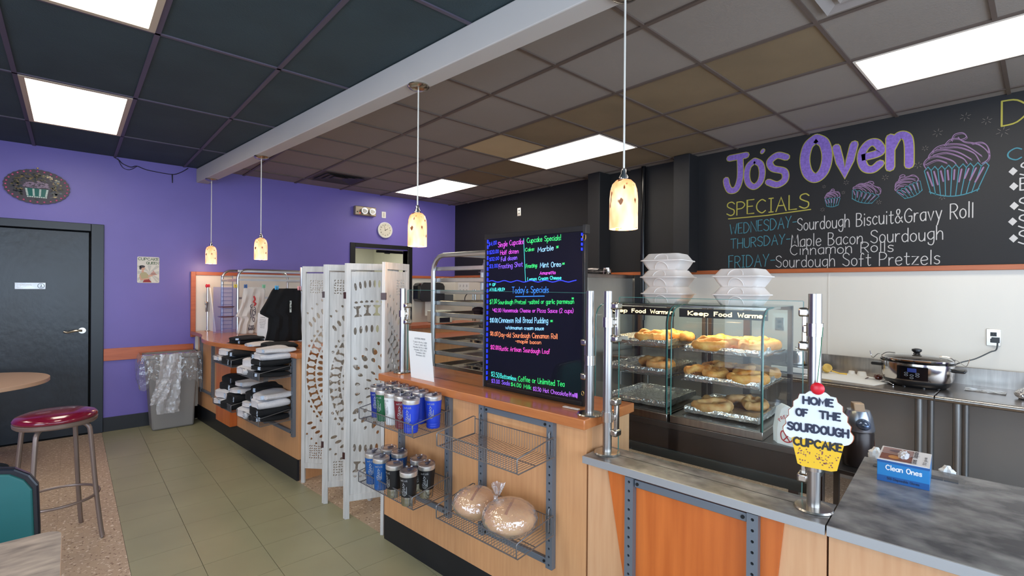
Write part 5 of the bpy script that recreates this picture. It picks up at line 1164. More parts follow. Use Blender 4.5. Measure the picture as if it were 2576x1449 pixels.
# ---------------------------------------------------------------- folded shirts
grey_f = mat('heather_grey_fabric', (208, 205, 206), .9, var=.06, scale=120, bump=.15, bs=300); black_f = mat('black_fabric', (15, 16, 19), .95, var=.2, scale=90, bump=.15, bs=300)
stick = mat('size_sticker', (196, 214, 232), .18, var=.15, scale=60)
def shirt_mesh(seed, D=.25, Wd=.225, H=.052, n=22, m=12):
    rr2 = random.Random(seed); ph = rr2.uniform(0, 6); rings = []
    for j in range(m+1):
        t_ = j/m; y = (t_-.5)*Wd; e = min(1, (1-abs(2*t_-1)**5)**.5+.25)
        ring = []
        for k in range(n):
            a = 2*PI*k/n; c, s_ = math.cos(a), math.sin(a)
            x = D/2*math.copysign(abs(c)**.55, c)*(.97+.03*e); z = H/2*math.copysign(abs(s_)**.6, s_)*e
            if c < 0 and abs(s_) < .30: x += .012
            z += .005*math.sin(x*24+ph+y*18)+.003*math.sin(y*50+ph); x += .009*math.sin(y*30+ph*2); z *= 1+.26*math.sin(ph+y*11)
            ring.append((x, y, max(0, z+H/2)))
        rings.append(ring)
    vs = [p for r_ in rings for p in r_]; fs = [(j*n+k, (j+1)*n+k, (j+1)*n+(k+1) % n, j*n+(k+1) % n) for j in range(m) for k in range(n)]
    fs += [tuple(range(n)), tuple(m*n+k for k in range(n-1, -1, -1))]
    st_ = []; ks = range(9, 16)
    for j in (2, 3, 4): st_.append([(rings[j][k][0]-.0015, rings[j][k][1], rings[j][k][2]+(.0015 if k < 11 else 0)) for k in ks])
    return B().add(vs, fs).mesh('shirt'), B().sheet(st_).mesh('sticker')
sm_ = [shirt_mesh(k) for k in range(5)]
def shirt(col, u, v, z, lab, hs=1, ry=0, rz=0, ws=1):
    i = R.randrange(5); t = local('folded_shirt', lab, 'shirt', (u, v, z), 'folded shirts for sale', k=True, rz=rz, ry=ry); me, st_ = sm_[i]
    o = put('cloth', me.copy(), grey_f if col == 'g' else black_f, t, ang=50); o.scale = (1, ws, hs)
    p = put('size_sticker', st_.copy(), stick, t); p.scale = (1, ws, hs); return t
def pile(u, v, z, seq, where, th=.053, lean=0, ws=1):
    nms = {1: ['only'], 2: ['lower', 'upper'], 3: ['lowest', 'middle', 'top'], 4: ['lowest', 'second lowest', 'second highest', 'top'], 5: ['lowest', 'second', 'third', 'fourth', 'top']}[len(seq)]
    for k, c in enumerate(seq): shirt(c, u+R.uniform(-.008, .008)+lean*k, v+R.uniform(-.006, .006), z+k*th, '%s folded shirt, %s of the pile %s' % ({'g': 'grey', 'b': 'black'}[c], nms[k], where), th/.053, rz=R.uniform(-.16, .16), ws=ws*R.uniform(.96, 1.04), ry=R.uniform(-.02, .05))
pile(1.535, 4.865, .866, 'ggb', 'far left, top basket', .052, .05); pile(1.54, 4.635, .866, 'bb', 'right half, upper left basket', .058, .03)
pile(1.535, 4.255, .832, 'ggb', 'left half, upper right basket', .056, .04); pile(1.54, 4.02, .832, 'bbbgg', 'right half, upper right basket', .046, .012)
pile(1.535, 4.865, .486, 'ggbb', 'far left, lower basket', .060, .03); pile(1.54, 4.635, .486, 'bbgg', 'right half, lower left basket', .056, .03)
pile(1.535, 4.255, .486, 'ggbb', 'left half, lower right basket', .060, .03); pile(1.54, 4.02, .486, 'bbgg', 'right half, lower right basket', .056, .01, 1.0)
pile(1.66, 4.84, 1.021, 'bb', 'on the counter beside the price sheet', .03); pile(1.66, 4.50, 1.021, 'g', 'before the price sheet', .03)
pile(1.70, 4.22, 1.021, 'b', 'below the black tee', .045)
# ---------------------------------------------------------------- hanging tees
def tee(name, lab, v, rows, m, seed, prt=None, k0=14):
    """rows: (z, u_left, u_right) top to bottom; hangs in the plane v"""
    t = local(name, lab, 'shirt', (0, 0, 0), 'hanging shirts', k=True); t.location = W(rows[0][1], v, rows[0][0]); t['_o'] = (rows[0][1], v, rows[0][0])
    rr2 = random.Random(seed); ph = rr2.uniform(0, 6); zs = []; N_ = 26
    def rowat(z):
        for a, c in zip(rows, rows[1:]):
            if a[0] >= z >= c[0]:
                q = (a[0]-z)/max(1e-6, a[0]-c[0]); return (a[1]+(c[1]-a[1])*q, a[2]+(c[2]-a[2])*q)
        return rows[-1][1:]
    g = []; z0, z1 = rows[0][0], rows[-1][0]
    for i in range(N_+1):
        z = z0+(z1-z0)*i/N_; l, r_ = rowat(z); g.append([(l+(r_-l)*j/k0, v+.014*math.sin(j*1.5+ph+i*.10)*(i/N_)**.5+.006*math.sin(j*.7+i*.5)-.02*(i/N_), z) for j in range(k0+1)])
    o = put('cloth', B().sheet(g), m, t); md = o.modifiers.new('thickness', 'SOLIDIFY'); md.thickness = .012; md.offset = 1
    return t
t = tee('tee_shirt', 'light grey tee shirt printed with a cupcake, pegged to the aluminium rack', 5.62, [(1.532, 1.90, 2.10), (1.50, 1.895, 2.11), (1.33, 1.86, 2.10), (1.215, 1.81, 2.09), (1.20, 1.86, 2.09), (1.13, 1.835, 2.07), (1.03, 1.825, 2.06)], mat('light_tee', (206, 202, 198), .9, bump=.1, bs=200), 3)
mp_ = lambda x, y, l: (x, 5.585-l, y)
bb = B()
for stx in ([(1.955, 1.30), (1.95, 1.26), (1.958, 1.22), (1.952, 1.2)], [(1.965, 1.345), (1.95, 1.335), (1.955, 1.31), (1.968, 1.32)], [(1.972, 1.29), (1.968, 1.25), (1.985, 1.23), (2.0, 1.25), (2.002, 1.29)], [(1.975, 1.235), (1.972, 1.18), (1.985, 1.16), (1.99, 1.20), (1.975, 1.2)], [(1.985, 1.32), (2.0, 1.30), (1.98, 1.28), (2.0, 1.26)]): ribbon(bb, smooth_line(stx, 3), .006, mp_)
write(bb, 'Fresh', 1.938, 1.105, 1.985, 1.105, .022, .004, mp_); write(bb, 'BAKED', 1.930, 1.072, 1.99, 1.072, .026, .005, mp_)
put('print', bb, mat('navy_print', (40, 34, 60), .8), t, smooth=False)
bb = B(); 
for stx in ([(1.985, 1.43), (1.995, 1.40), (1.982, 1.375), (2.0, 1.355), (1.99, 1.335)],): ribbon(bb, smooth_line(stx, 3), .018, mp_)
put('print', bb, mat('red_print', (190, 60, 66), .6), t, smooth=False)
t = tee('tee_shirt', 'black tee shirt hanging from blue pegs beside the white screen', 4.66, [(1.525, 1.83, 2.06), (1.50, 1.81, 2.075), (1.40, 1.755, 2.08), (1.30, 1.70, 2.08), (1.262, 1.785, 2.08), (1.15, 1.775, 2.085), (1.028, 1.75, 2.09)], black_f, 5)
put('chest_tag', B().box(1.958, 1.974, 4.622, 4.625, 1.30, 1.41), mat('white_tag', (206, 214, 206), .5, c2=(90, 100, 96), scale=70, thr=(.55, .6)), t, smooth=False)
for v, u, z, c, n in ((5.60, 1.905, 1.545, (30, 96, 170), 'dark blue'), (5.60, 2.09, 1.545, (120, 200, 160), 'mint green'), (4.64, 1.845, 1.535, (60, 160, 214), 'light blue'), (4.64, 2.055, 1.53, (222, 160, 170), 'pink'), (5.72, 1.845, 1.545, (226, 206, 60), 'yellow')):
    t = local('clothes_peg', '%s plastic clothes peg on the shirt rack' % n, 'clothes peg', (u, v, z), 'clothes pegs', k=True)
    m = mat('peg_%s' % n.replace(' ', '_'), c, .35)
    put('jaw', B().box(-.014, -.004, -.01, .012, -.022, .016), m, t, bev=.003); put('jaw', B().box(.004, .014, -.01, .012, -.022, .016), m, t, bev=.003); put('spring', B().cyl((-.008, 0, 0), (.008, 0, 0), .004, n=8), chrome, t)
# aluminium racks standing on the far counter
def small_rack(u0, u1, v0, v1, lab, rails, H=.70, zb_=1.021):
    t = thing('aluminium_rack', lab, 'rack', ((u0+u1)/2, (v0+v1)/2, zb_), 'aluminium racks behind the shirts', k=True)
    for v in (v0, v1):
        P = [(u0, v, zb_)]+[(u0, v, zb_+H-.09)]+[(u0+.09*(1-math.cos(a)), v, zb_+H-.09+.09*math.sin(a)) for a in (.4, .8, 1.2, PI/2)]+[(u1-.09, v, zb_+H)]+[(u1-.09+.09*math.cos(a), v, zb_+H-.09+.09*math.sin(a)) for a in (1.2, .8, .4, 0)]+[(u1, v, zb_)]
        put('bent_frame', B().tube(P, .014, 8), alu, t)
    for u in (u0, u1): put('tie_bar', B().box(u-.008, u+.008, v0, v1, zb_+H-.13, zb_+H-.10), alu, t)
    for z in rails: put('slide_rail', B().box(u0, u1, v0-.012, v0-.004, z, z+.022), alu, t, smooth=False)
    return t
small_rack(1.88, 2.62, 5.76, 6.26, 'aluminium rack with rounded corners behind the grey tee', (1.695, 1.65, 1.60, 1.40, 1.25))
t = thing('garment_stand', 'slim steel stand the black tee hangs from, mostly hidden by it', 'stand', (2.11, 4.72, 1.021), k=True)
put('post', B().tube([(2.11, 4.72, 1.021), (2.11, 4.72, 1.73)], .013, 8), alu, t); put('bar', B().tube([(1.83, 4.70, 1.505), (2.11, 4.70, 1.505)], .006, 8), alu, t); put('base', B().lathe([(0, 0), (.07, 0), (.07, .008), (0, .008)], c=(2.11, 4.72, 1.021), n=24), alu, t)
t = thing('wire_tower', 'narrow wire tower of twelve rungs behind the blue plastic sheet', 'wire rack', (1.87, 6.12, 1.021), k=True)
b = B()
for k in range(14): b.tube([(1.815, 6.08, 1.06+k*.045), (1.93, 6.08, 1.06+k*.045)], .003, 5)
put('rungs', b, mat('blue_grey_wire', (120, 130, 150), .4, .5), t, kind='stuff')
for u in (1.815, 1.93): put('upright', B().tube([(u, 6.08, 1.021), (u, 6.08, 1.66)], .004, 6), mat('blue_grey_wire', (120, 130, 150), .4, .5), t)
for z in (1.19, 1.30): put('tray', B().lathe([(0, 0), (.075, .002), (.085, .012), (.083, .014), (0, .006)], c=(1.86, 6.06, z), n=24), mat('brown_dish', (110, 66, 70), .25), t)
o = put('plastic_sheet', B().box(1.72, 1.95, 6.02, 6.024, 1.021, 1.53), mat('blue_clear_plastic', (120, 130, 214), .12, alpha=.30), k=True, origin=(1.83, 6.02, 1.021), smooth=False); tag(o, 'blue tinted clear plastic sheet standing on the far counter', 'plastic sheet')
o = put('white_board', B().prismx([(6.20, 1.021), (6.42, 1.021), (6.42, 1.50), (6.40, 1.52)], 1.79, 1.80), paper, k=True, origin=(1.8, 6.3, 1.021), smooth=False); tag(o, 'white leaning board beside the far guard post', 'board')
t = local('slim_post', 'slim steel post with a red pom on top at the far counter end', 'post', (1.770, 6.40, 1.021), k=True)
put('tube', B().cyl((0, 0, 0), (0, 0, .50), .011, n=16), chrome, t); put('clamp', B().box(-.022, .022, -.014, .014, .22, .33).box(-.028, .0, -.012, .012, .30, .34), nickel, t, bev=.004); put('flange', B().lathe([(0, 0), (.028, 0), (.026, .006), (0, .006)], n=24), nickel, t)
put('red_pom', B().blob((-.010, 0, .520), (.014, .012, .022), 12, 8).blob((.012, 0, .522), (.012, .012, .02), 12, 8), mat('red_felt', (196, 40, 66), .7), t)
# ---------------------------------------------------------------- bin with liner
t = thing('waste_bin', 'slim grey plastic waste bin against the purple wall', 'bin', (.82, 6.48, 0))
b = B().frus((.640, 1.015, 6.345, 6.60), 0, (.590, 1.045, 6.32, 6.635), .77)
put('body', b, mat('grey_bin_plastic', (138, 134, 130), .5, bump=.03, bs=90), t, bev=.02, seg=3)
b = B(); 
for a in ((.575, 1.060, 6.305, 6.335), (.575, 1.060, 6.622, 6.642), (.575, .605, 6.335, 6.622), (1.03, 1.060, 6.335, 6.622)): b.box(*a, .765, .805)
put('rim', b, mat('grey_bin_plastic', (138, 134, 130), .5), t, bev=.006)
lin = filmmat('crinkled_clear_liner', .10, 3.5); lin2 = filmmat('crinkled_folded_liner', .34, 4)
t = thing('bin_liner', 'crinkled clear plastic liner draped over the rim of the grey bin', 'bin liner', (.82, 6.3, .5))
rr2 = random.Random(11)
def crinkle(P, amp): return (P[0]+rr2.uniform(-amp, amp), P[1]+rr2.uniform(-amp, amp), P[2]+rr2.uniform(-amp, amp)*.7)
rows = []; per = []
x0, x1, y0, y1 = .556, 1.062, 6.285, 6.646
for k in range(27): per.append((x0+(x1-x0)*k/26, y0, 0))
side_l = [(x0, y1-(y1-y0)*k/12, 1) for k in range(12)]; side_r = [(x1, y0+(y1-y0)*k/12, 1) for k in range(1, 13)]
per = side_l+per+side_r
for i in range(14):
    q = i/13; z = .815-.32*q; out = .012+.02*math.sin(q*PI)+.014*q
    row = []
    for n_, (x, y, s_) in enumerate(per):
        dx = -out if x <= x0 else out*.3 if x >= x1 else 0; dy = -out*.7 if y <= y0 else 0
        zz = z+(.05*math.sin(n_*.45)+.03*math.sin(n_*1.3))*q
        row.append(crinkle((x+dx, y+dy, zz), .0075))
    rows.append(row)
put('skirt', B().sheet(rows), lin, t, ang=8)
rows = [[crinkle((x, y, .817), .006) for x, y in ((x0, y), (x0+.04, y), )] for y in [y0+(y1-y0)*k/10 for k in range(11)]]
put('rim_fold', B().sheet([[crinkle((x0-.01+(x1-x0+.02)*k/24, y0+.045*j, .818-.006*abs(j-1)), .006) for k in range(25)] for j in range(3)]).sheet([[crinkle((x0-.01+(x1-x0+.02)*k/24, y1-.045*j, .818-.006*abs(j-1)), .004) for k in range(25)] for j in range(2)]), lin, t, ang=8)
for (xa, xb, za, zb_, xc, xd, lab) in ((.70, .885, .815, .19, .665, .865, 'front_flap'), (.665, .80, .56, .30, .61, .74, 'folded_tail')):
    g = []
    for i in range(22):
        q = i/21; z = za+(zb_-za)*q; l = xa+(xc-xa)*q; r_ = xb+(xd-xb)*q
        g.append([crinkle((l+(r_-l)*j/12, y0-.035-.008*math.sin(j*.9+i*.3)+(0 if lab == 'front_flap' else -.015), z), .0058) for j in range(13)])
    put(lab, B().sheet(g), lin2, t, ang=8)
# ---------------------------------------------------------------- stool, tables, teal chair
taupe = mat('taupe_powder_metal', (132, 116, 108), .35, .5); vinyl_r = mat('dark_red_vinyl', (112, 14, 40), .16, var=.1, scale=8, coat=.6)
def stool(x, y, lab, rz=0):
    t = local('bar_stool', lab, 'stool', (x, y, 0), rz=rz)
    put('seat_cushion', B().lathe([(0, .735), (.178, .735), (.190, .745), (.192, .757), (.180, .772), (.14, .786), (.07, .793), (0, .795)], n=48), vinyl_r, t, ang=60)
    put('seat_ring', B().lathe([(0, .712), (.182, .712), (.190, .720), (.192, .738), (.186, .742), (0, .742)], n=48), taupe, t)
    for k in range(4):
        a = k*PI/2+PI/4; c, s_ = math.cos(a), math.sin(a)
        put('leg', B().tube(smooth_line([(.125*c, .125*s_, .715), (.165*c, .165*s_, .690), (.178*c, .178*s_, .62), (.205*c, .205*s_, .30), (.235*c, .235*s_, .04), (.245*c, .245*s_, .004)], 3), .0125, 10), taupe, t)
    put('foot_ring', B().tube([(.198*math.cos(2*PI*k/36), .198*math.sin(2*PI*k/36), .265) for k in range(36)], .009, 8, closed=True), taupe, t)
    return t
stool(-.062, 4.0, 'bar stool with a dark red cushion on the tan floor beside the aisle', .28)
lam_t = mat('tan_marbled_laminate', (176, 160, 146), .3, c2=(112, 100, 92), scale=11, st=(1, 3, 1), det=6, thr=(.3, .7)); edge_t = mat('beige_edge_band', (190, 158, 134), .4)
t = local('round_table', 'round table with marbled top in front of the dark door', 'table', (-.66, 5.85, 0))
put('table_top', B().lathe([(0, .715), (.525, .715), (.525, .745), (0, .745)], n=72), lam_t, t); put('edge_band', B().lathe([(.5252, .713), (.528, .716), (.528, .744), (.5252, .746)], n=72), edge_t, t)
put('column', B().cyl((0, 0, .03), (0, 0, .715), .038, n=20), black_pl, t); put('base', B().lathe([(0, 0), (.28, 0), (.28, .012), (.06, .03), (0, .03)], n=36), black_pl, t)
t = local('dining_table', 'marbled laminate table corner at the lower left edge', 'table', (-.42, 1.66, 0))
P = [(x, y) for x, y in rr(.40, .53, .045, 6)]
put('table_top', B().prism(P, .715, .742), lam_t, t, smooth=False); put('edge_band', B().prism([(x*1.004, y*1.003) for x, y in P], .713, .7405), edge_t, t, smooth=False)
put('column', B().cyl((0, 0, .03), (0, 0, .715), .038, n=20), black_pl, t); put('base', B().lathe([(0, 0), (.28, 0), (.28, .012), (.06, .03), (0, .03)], n=36), black_pl, t)
t = local('dining_chair', 'teal vinyl dining chair with a dark rim, pushed to the lower left table', 'chair', (-.335, 2.62, 0))
P = [(-.25, .42), (.25, .42), (.252, .60)]+[(.252-.13*(1-math.cos(a)), .74+.13*math.sin(a)) for a in (.3, .7, 1.1, PI/2)]+[(-.122, .872)]+[(-.252+.13*(1-math.cos(a)), .74+.13*math.sin(a)) for a in (1.1, .7, .3, 0)]+[(-.252, .60)]
P2 = [(x*.93, .645+(z-.645)*.92) for x, z in P]
put('backrest', B().prismy(P2, -.028, .012), mat('teal_vinyl', (14, 92, 92), .45, var=.08, scale=5), t, smooth=False, bev=.006)
put('backrest_rim', B().prismy(P, -.016, .02), mat('navy_rim', (18, 22, 34), .2), t, smooth=False, bev=.007)
put('seat_cushion', B().box(-.21, .21, -.44, -.04, .43, .48), mat('teal_vinyl', (14, 92, 92), .45), t, bev=.02)
for x in (-.18, .18):
    for y in (-.40, -.02): put('leg', B().cyl((x, y, .44), (x*1.08, y+(.03 if y > -.1 else -.02), 0), .011, n=10), black_pl, t)
for s_ in (-1, 1): put('back_post', B().tube([(s_*.19, -.03, .44), (s_*.19, .005, .60)], .011, 8), black_pl, t)
# ---------------------------------------------------------------- stainless tables along the right wall
def back_table(y0, y1, lab, legs):
    t = thing('stainless_table', lab, 'table', (4.38, (y0+y1)/2, 0), 'stainless tables along the right wall')
    put('table_top', B().box(4.04, 4.70, y0, y1, .862, .89), mat('worn_stainless', (158, 150, 146), .25, .95, var=.2, scale=4), t, bev=.004)
    put('front_roll', B().cyl((4.045, y0, .872), (4.045, y1, .872), .018, n=16), steel, t)
    put('backsplash', B().box(4.695, 4.712, y0, y1, .87, 1.012), steel, t, bev=.003)
    for y in legs:
        for x in (4.12, 4.62): put('leg', B().cyl((x, y, 0), (x, y, .862), .0205, n=16), mat('galvanised_leg', (150, 150, 148), .35, .8), t)
back_table(.475, 3.05, 'stainless work table with the slow cooker, in front of the wall', (.56, 2.9)); back_table(-1.6, .468, 'stainless work table at the right edge of the picture', (.375, -1.4))
struct(put('wall_shade', B().box(WX-.012, WX, YB, 3.1, 0, .85), mat('grey_table_shade', (150, 142, 134), .5, var=.06, scale=2), smooth=False))  # grey sheet paints the shade under the tables onto the wall
t = local('slow_cooker', 'oval stainless slow cooker with a glass lid and black handles', 'slow cooker', (4.36, .605, .891), rz=-1.6)
cooker = t
ov = lambda s: dict(n=44, sx=1.0*s, sy=.74*s)
put('base', B().lathe([(0, 0), (.155, 0), (.175, .015), (.185, .035), (.186, .045), (0, .045)], **ov(1)), black_pl, t)
put('body', B().lathe([(.184, .040), (.196, .07), (.200, .15), (.198, .165)], **ov(1)), mat('mirror_steel', (196, 190, 184), .14, 1), t)
put('crock', B().lathe([(.180, .15), (.204, .165), (.206, .176), (.196, .180), (.18, .172), (.17, .12)], **ov(1)), mat('black_glazed_crock', (20, 18, 18), .1), t)
l = put('lid', B().lathe([(.197, .178), (.198, .186), (.17, .202), (.10, .214), (0, .219)], **ov(1)), glassmat('smoky_lid_glass', (.42, .40, .38), 2.2), t)
put('lid_rim', B().lathe([(.193, .176), (.2, .178), (.201, .188), (.194, .190)], **ov(1)), chrome, l)
put('lid_inner', B().lathe([(0, .176), (.185, .176), (.185, .178), (0, .178)], **ov(1)), mat('brown_sauce', (46, 34, 30), .3), l)
put('knob', B().lathe([(0, .217), (.022, .217), (.016, .228), (.028, .240), (.028, .252), (.012, .258), (0, .258)], n=24), black_pl, l)
for s_ in (-1, 1):
    h_ = put('handle', B().box(min(s_*.185, s_*.255), max(s_*.185, s_*.255), -.045, .045, .118, .140), black_pl, t, bev=.008)
    put('lid_clip', B().tube(smooth_line([(s_*.195, -.06, .205), (s_*.215, -.04, .20), (s_*.25, 0, .165), (s_*.262, 0, .185), (s_*.27, .0, .215)], 3), .002, 5).tube(smooth_line([(s_*.12, 0, .216), (s_*.17, 0, .214), (s_*.2, 0, .19)], 3), .003, 5), chrome, h_)
cp = put('control_panel', B().sheet([[(.2035*math.cos(a), .2035*.74*math.sin(a)-.002, z) for a in [-PI/2-.42+k*.84/10 for k in range(11)]] for z in (.055, .145)]), mat('black_gloss_panel', (12, 12, 16), .08), t)
put('display', B().sheet([[(.2045*math.cos(a), .2045*.74*math.sin(a)-.003, z) for a in (-PI/2-.12, -PI/2, -PI/2+.12)] for z in (.108, .134)]), mat('blue_lcd', (20, 34, 90), .3, em=.6), cp)
mp_ = lambda x, y, l: (x, -.2055*.74*math.cos(x/.2055)-.003-l, y)
bb = B()
for cx, cz in ((-.03, .085), (0, .087), (.03, .085), (0, .070), (-.03, .1), (.03, .1)): ribbon(bb, [(cx+.010*math.cos(k*PI/5), cz+.005*math.sin(k*PI/5)) for k in range(11)], .0014, mp_, cap=False)
put('buttons', bb, mat('grey_buttons', (170, 174, 180), .4), cp, smooth=False)
for a in (-1.2, -1.9, -2.5, -.6): put('foot', B().cyl((.15*math.cos(a), .11*math.sin(a), -.0005), (.15*math.cos(a), .11*math.sin(a), .008), .012, n=12), black_pl, t)
o = put('power_cord', B().tube(smooth_line([(4.735, .225, 1.215), (4.72, .23, 1.15), (4.70, .26, 1.13), (4.66, .33, 1.08), (4.62, .40, 1.05), (4.56, .45, 1.02), (4.50, .50, .98), (4.47, .52, .97)], 5), .0042, 8).box(4.715, 4.735, .215, .255, 1.195, 1.232), black_pl, origin=(4.7, .3, 1.1)); o.parent = cooker; o.matrix_parent_inverse = (Matrix.Translation(cooker.location) @ Matrix.Rotation(-1.6, 4, 'Z')).inverted()
# things on the back table
o = put('paper_liner', B().prism([(4.16, 1.26), (4.12, .80), (4.42, .73), (4.56, .98), (4.52, 1.28)], .8905, .8915), paper, origin=(4.3, 1.0, .89), smooth=False); tag(o, 'sheet of white paper spread on the steel table beside the slow cooker', 'paper')
t = local('measuring_scoop', 'yellow plastic scoop lying on the white paper', 'scoop', (4.44, 1.17, .925)); ym = mat('yellow_plastic', (226, 186, 84), .35)
put('bowl', B().lathe([(.030, .028), (.032, .028), (.030, -.008), (.018, -.026), (0, -.030), (0, -.028), (.017, -.024), (.028, -.006), (.030, .028)], n=28).xf(Matrix.Rotation(-.9, 4, 'Y') @ Matrix.Rotation(.5, 4, 'X')), ym, t); put('handle', B().tube([(.02, -.03, -.015), (.03, -.08, -.028), (.035, -.13, -.029)], [.006, .005, .007], 8), ym, t)
for (x, y, c, r0, hh, lab) in ((4.56, 1.03, 'w', .020, .022, 'small white plastic cap on the paper, left one'), (4.52, .955, 'w', .026, .030, 'white plastic lid standing on the paper, right one')):
    o = put('white_cup', B().lathe([(0, 0), (r0*1.25, 0), (r0, hh), (0, hh)], n=24), white_pl, origin=(0, 0, 0)); o.location = (x, y, .892); tag(o, lab, 'cup')
o = put('sauce_spill', B().blob((4.43, .835, .908), (.026, .026, .018), 16, 10, lambda q: 1+.3*hashn(q, 9, 2)).blob((4.41, .90, .895), (.05, .006, .003), 10, 6), mat('dark_red_sauce', (92, 34, 24), .2), origin=(4.43, .84, .892)); tag(o, 'dark red lump of sauce on the white paper', 'food')
t = local('spoon', 'steel spoon at the edge of the paper near the slow cooker', 'spoon', (4.33, .78, .893), rz=.6)
put('handle', B().tube([(0, 0, .004), (-.06, .0, .012), (-.12, 0, .005)], .0035, 6), chrome, t); put('spoon_bowl', B().blob((.02, 0, .006), (.026, .017, .005), 14, 8), chrome, t)
t = local('foil_scraps', 'crumpled foil and film at the right edge of the steel table', 'foil', (4.34, .06, .891))
for c, r0, ph in (((0, .02, .03), (.06, .05, .035), 1), ((.07, -.03, .02), (.05, .06, .03), 3)): put('crumpled_foil', B().blob(c, r0, 20, 12, lambda q: 1+.22*hashn(q, 9, ph)), foil, t, ang=10)
o = put('plastic_wrap', B().sheet([[(4.40+.02*i+R.uniform(-.004, .004), .17+.028*j, .892+abs(R.uniform(0, .008))) for j in range(8)] for i in range(7)]), film, origin=(4.45, .28, .89), ang=10); tag(o, 'thin clear wrap lying flat on the right steel table', 'plastic wrap')
t = local('hot_plate', 'black induction hot plate on the steel table behind the cupcake sign post', 'hot plate', (4.40, 1.36, .891))
put('body', B().box(-.17, .17, -.15, .15, .004, .045), mat('white_hotplate_body', (206, 204, 200), .4), t, bev=.006); put('glass_top', B().box(-.165, .165, -.145, .145, .045, .050), black_pl, t, bev=.002)
t = local('sauce_pot', 'small steel saucepan standing on the black hot plate', 'pot', (4.42, 1.38, .942))
put('body', B().lathe([(0, 0), (.072, 0), (.078, .006), (.078, .11), (.081, .112), (.076, .112), (.074, .01), (0, .008)], n=36), mat('mirror_steel', (196, 190, 184), .14, 1), t); put('handle', B().tube([(-.07, -.03, .09), (-.16, -.07, .10)], .009, 8), chrome, t); put('lid', B().lathe([(0, .118), (.01, .13), (.012, .14), (0, .142)], n=16).lathe([(.080, .113), (.05, .120), (0, .122)], n=32), chrome, t)
t = local('coffee_airpot', 'silver and black airpot with a metal lever behind the cupcake sign', 'airpot', (3.52, .76, .50), rz=.5)
put('body', B().lathe([(0, 0), (.075, 0), (.08, .01), (.08, .20), (.07, .215), (0, .215)], n=32), mat('dark_brown_metal', (52, 44, 42), .3, .4), t)
put('collar', B().lathe([(0, .212), (.082, .212), (.085, .222), (.070, .30), (.058, .33), (0, .335)], n=32), mat('blue_grey_steel', (150, 156, 168), .25, .8), t)
put('spout', B().blob((-.085, 0, .262), (.06, .035, .032), 18, 12), mat('blue_enamel_steel', (96, 112, 140), .2, .6), t)
put('lever', B().prismy([(-.06, .27), (-.01, .37), (.045, .37), (.04, .34), (.0, .28)], -.028, .028), mat('tan_lever', (176, 150, 124), .35, .4), t, bev=.004)
put('red_badge', B().sheet([[(.0812*math.cos(a), .0812*math.sin(a), z) for a in (-2.0, -1.8, -1.6)] for z in (.10, .16)]), mat('red_badge', (206, 40, 36), .4), t)
t = thing('side_stand', 'low steel stand under the airpot behind the counter', 'stand', (3.52, .76, 0))
put('top', B().box(3.34, 3.72, .58, .94, .475, .499), steel_d, t, bev=.003)
for x in (3.37, 3.69):
    for y in (.61, .91): put('leg', B().box(x-.015, x+.015, y-.015, y+.015, 0, .475), steel_d, t)
o = put('floor_tub', B().frus((4.25, 4.58, -.05, .30), .0, (4.22, 4.62, -.08, .34), .235), black_pl, origin=(4.4, .12, 0), bev=.01); tag(o, 'low black plastic tub on the floor beneath the steel table', 'tub')
for (u, v, z, lab) in ((2.45, .235, .90, 'crumpled white napkin poking up behind the grey counter, left'), (2.43, .02, .885, 'crumpled white napkin behind the glove box')):
    o = put('napkin', B().blob((u, v, z-.02), (.02, .026, .032), 14, 9, lambda q: 1+.25*hashn(q, 8, u)), paper, k=True, origin=(u, v, z-.05), ang=12); tag(o, lab, 'napkin')
o = put('bus_ledge', B().box(2.411, 2.50, -.5, .268, .82, .845), steel_d, k=True, origin=(2.45, 0, .83)); tag(o, 'narrow steel ledge behind the grey counter', 'ledge')
# ---------------------------------------------------------------- oven and kitchen background
t = thing('convection_oven', 'tall stainless convection oven with a black control column', 'oven', (4.28, 3.6, 0))
put('body', B().box(3.89, 4.69, 3.14, 4.05, .12, 1.69), mat('oven_side_steel', (176, 174, 168), .38, .75, var=.12, scale=2.5), t, bev=.006)
put('top_trim', B().box(3.87, 4.70, 3.13, 4.06, 1.66, 1.70), steel, t, bev=.003)
cp = put('control_panel', B().box(3.868, 3.89, 3.145, 3.34, .25, 1.64), black_pl, t, bev=.003)
for k in range(9): put('knob', B().cyl((3.868, 3.20, 1.50-k*.12), (3.845, 3.20, 1.50-k*.12), .026, .022, 20), mat('knob_grey', (90, 90, 92), .35), cp)
for z in (.95, .22): 
    d_ = put('door', B().box(3.865, 3.89, 3.35, 4.04, z, z+.66), steel, t, bev=.004); put('door_window', B().box(3.862, 3.866, 3.46, 3.93, z+.12, z+.54), black_pl, d_); put('handle', B().cyl((3.83, 3.40, z+.1), (3.83, 3.40, z+.56), .012, n=10), black_pl, d_)
for x in (3.95, 4.63):
    for y in (3.2, 3.99): put('leg', B().cyl((x, y, 0), (x, y, .12), .025, n=12), black_pl, t)
o = put('side_gap_shade', B().box(4.70, 4.741, 3.02, 3.12, .0, 1.70), black_pl, origin=(4.72, 3.07, 0)); tag(o, 'black strip painting the shade in the gap beside the oven', 'shade strip')  # black strip stands in for the shaded gap beside the oven
t = local('newspaper_stack', 'loose papers fanned out on top of the oven', 'papers', (3.98, 3.28, 1.703))
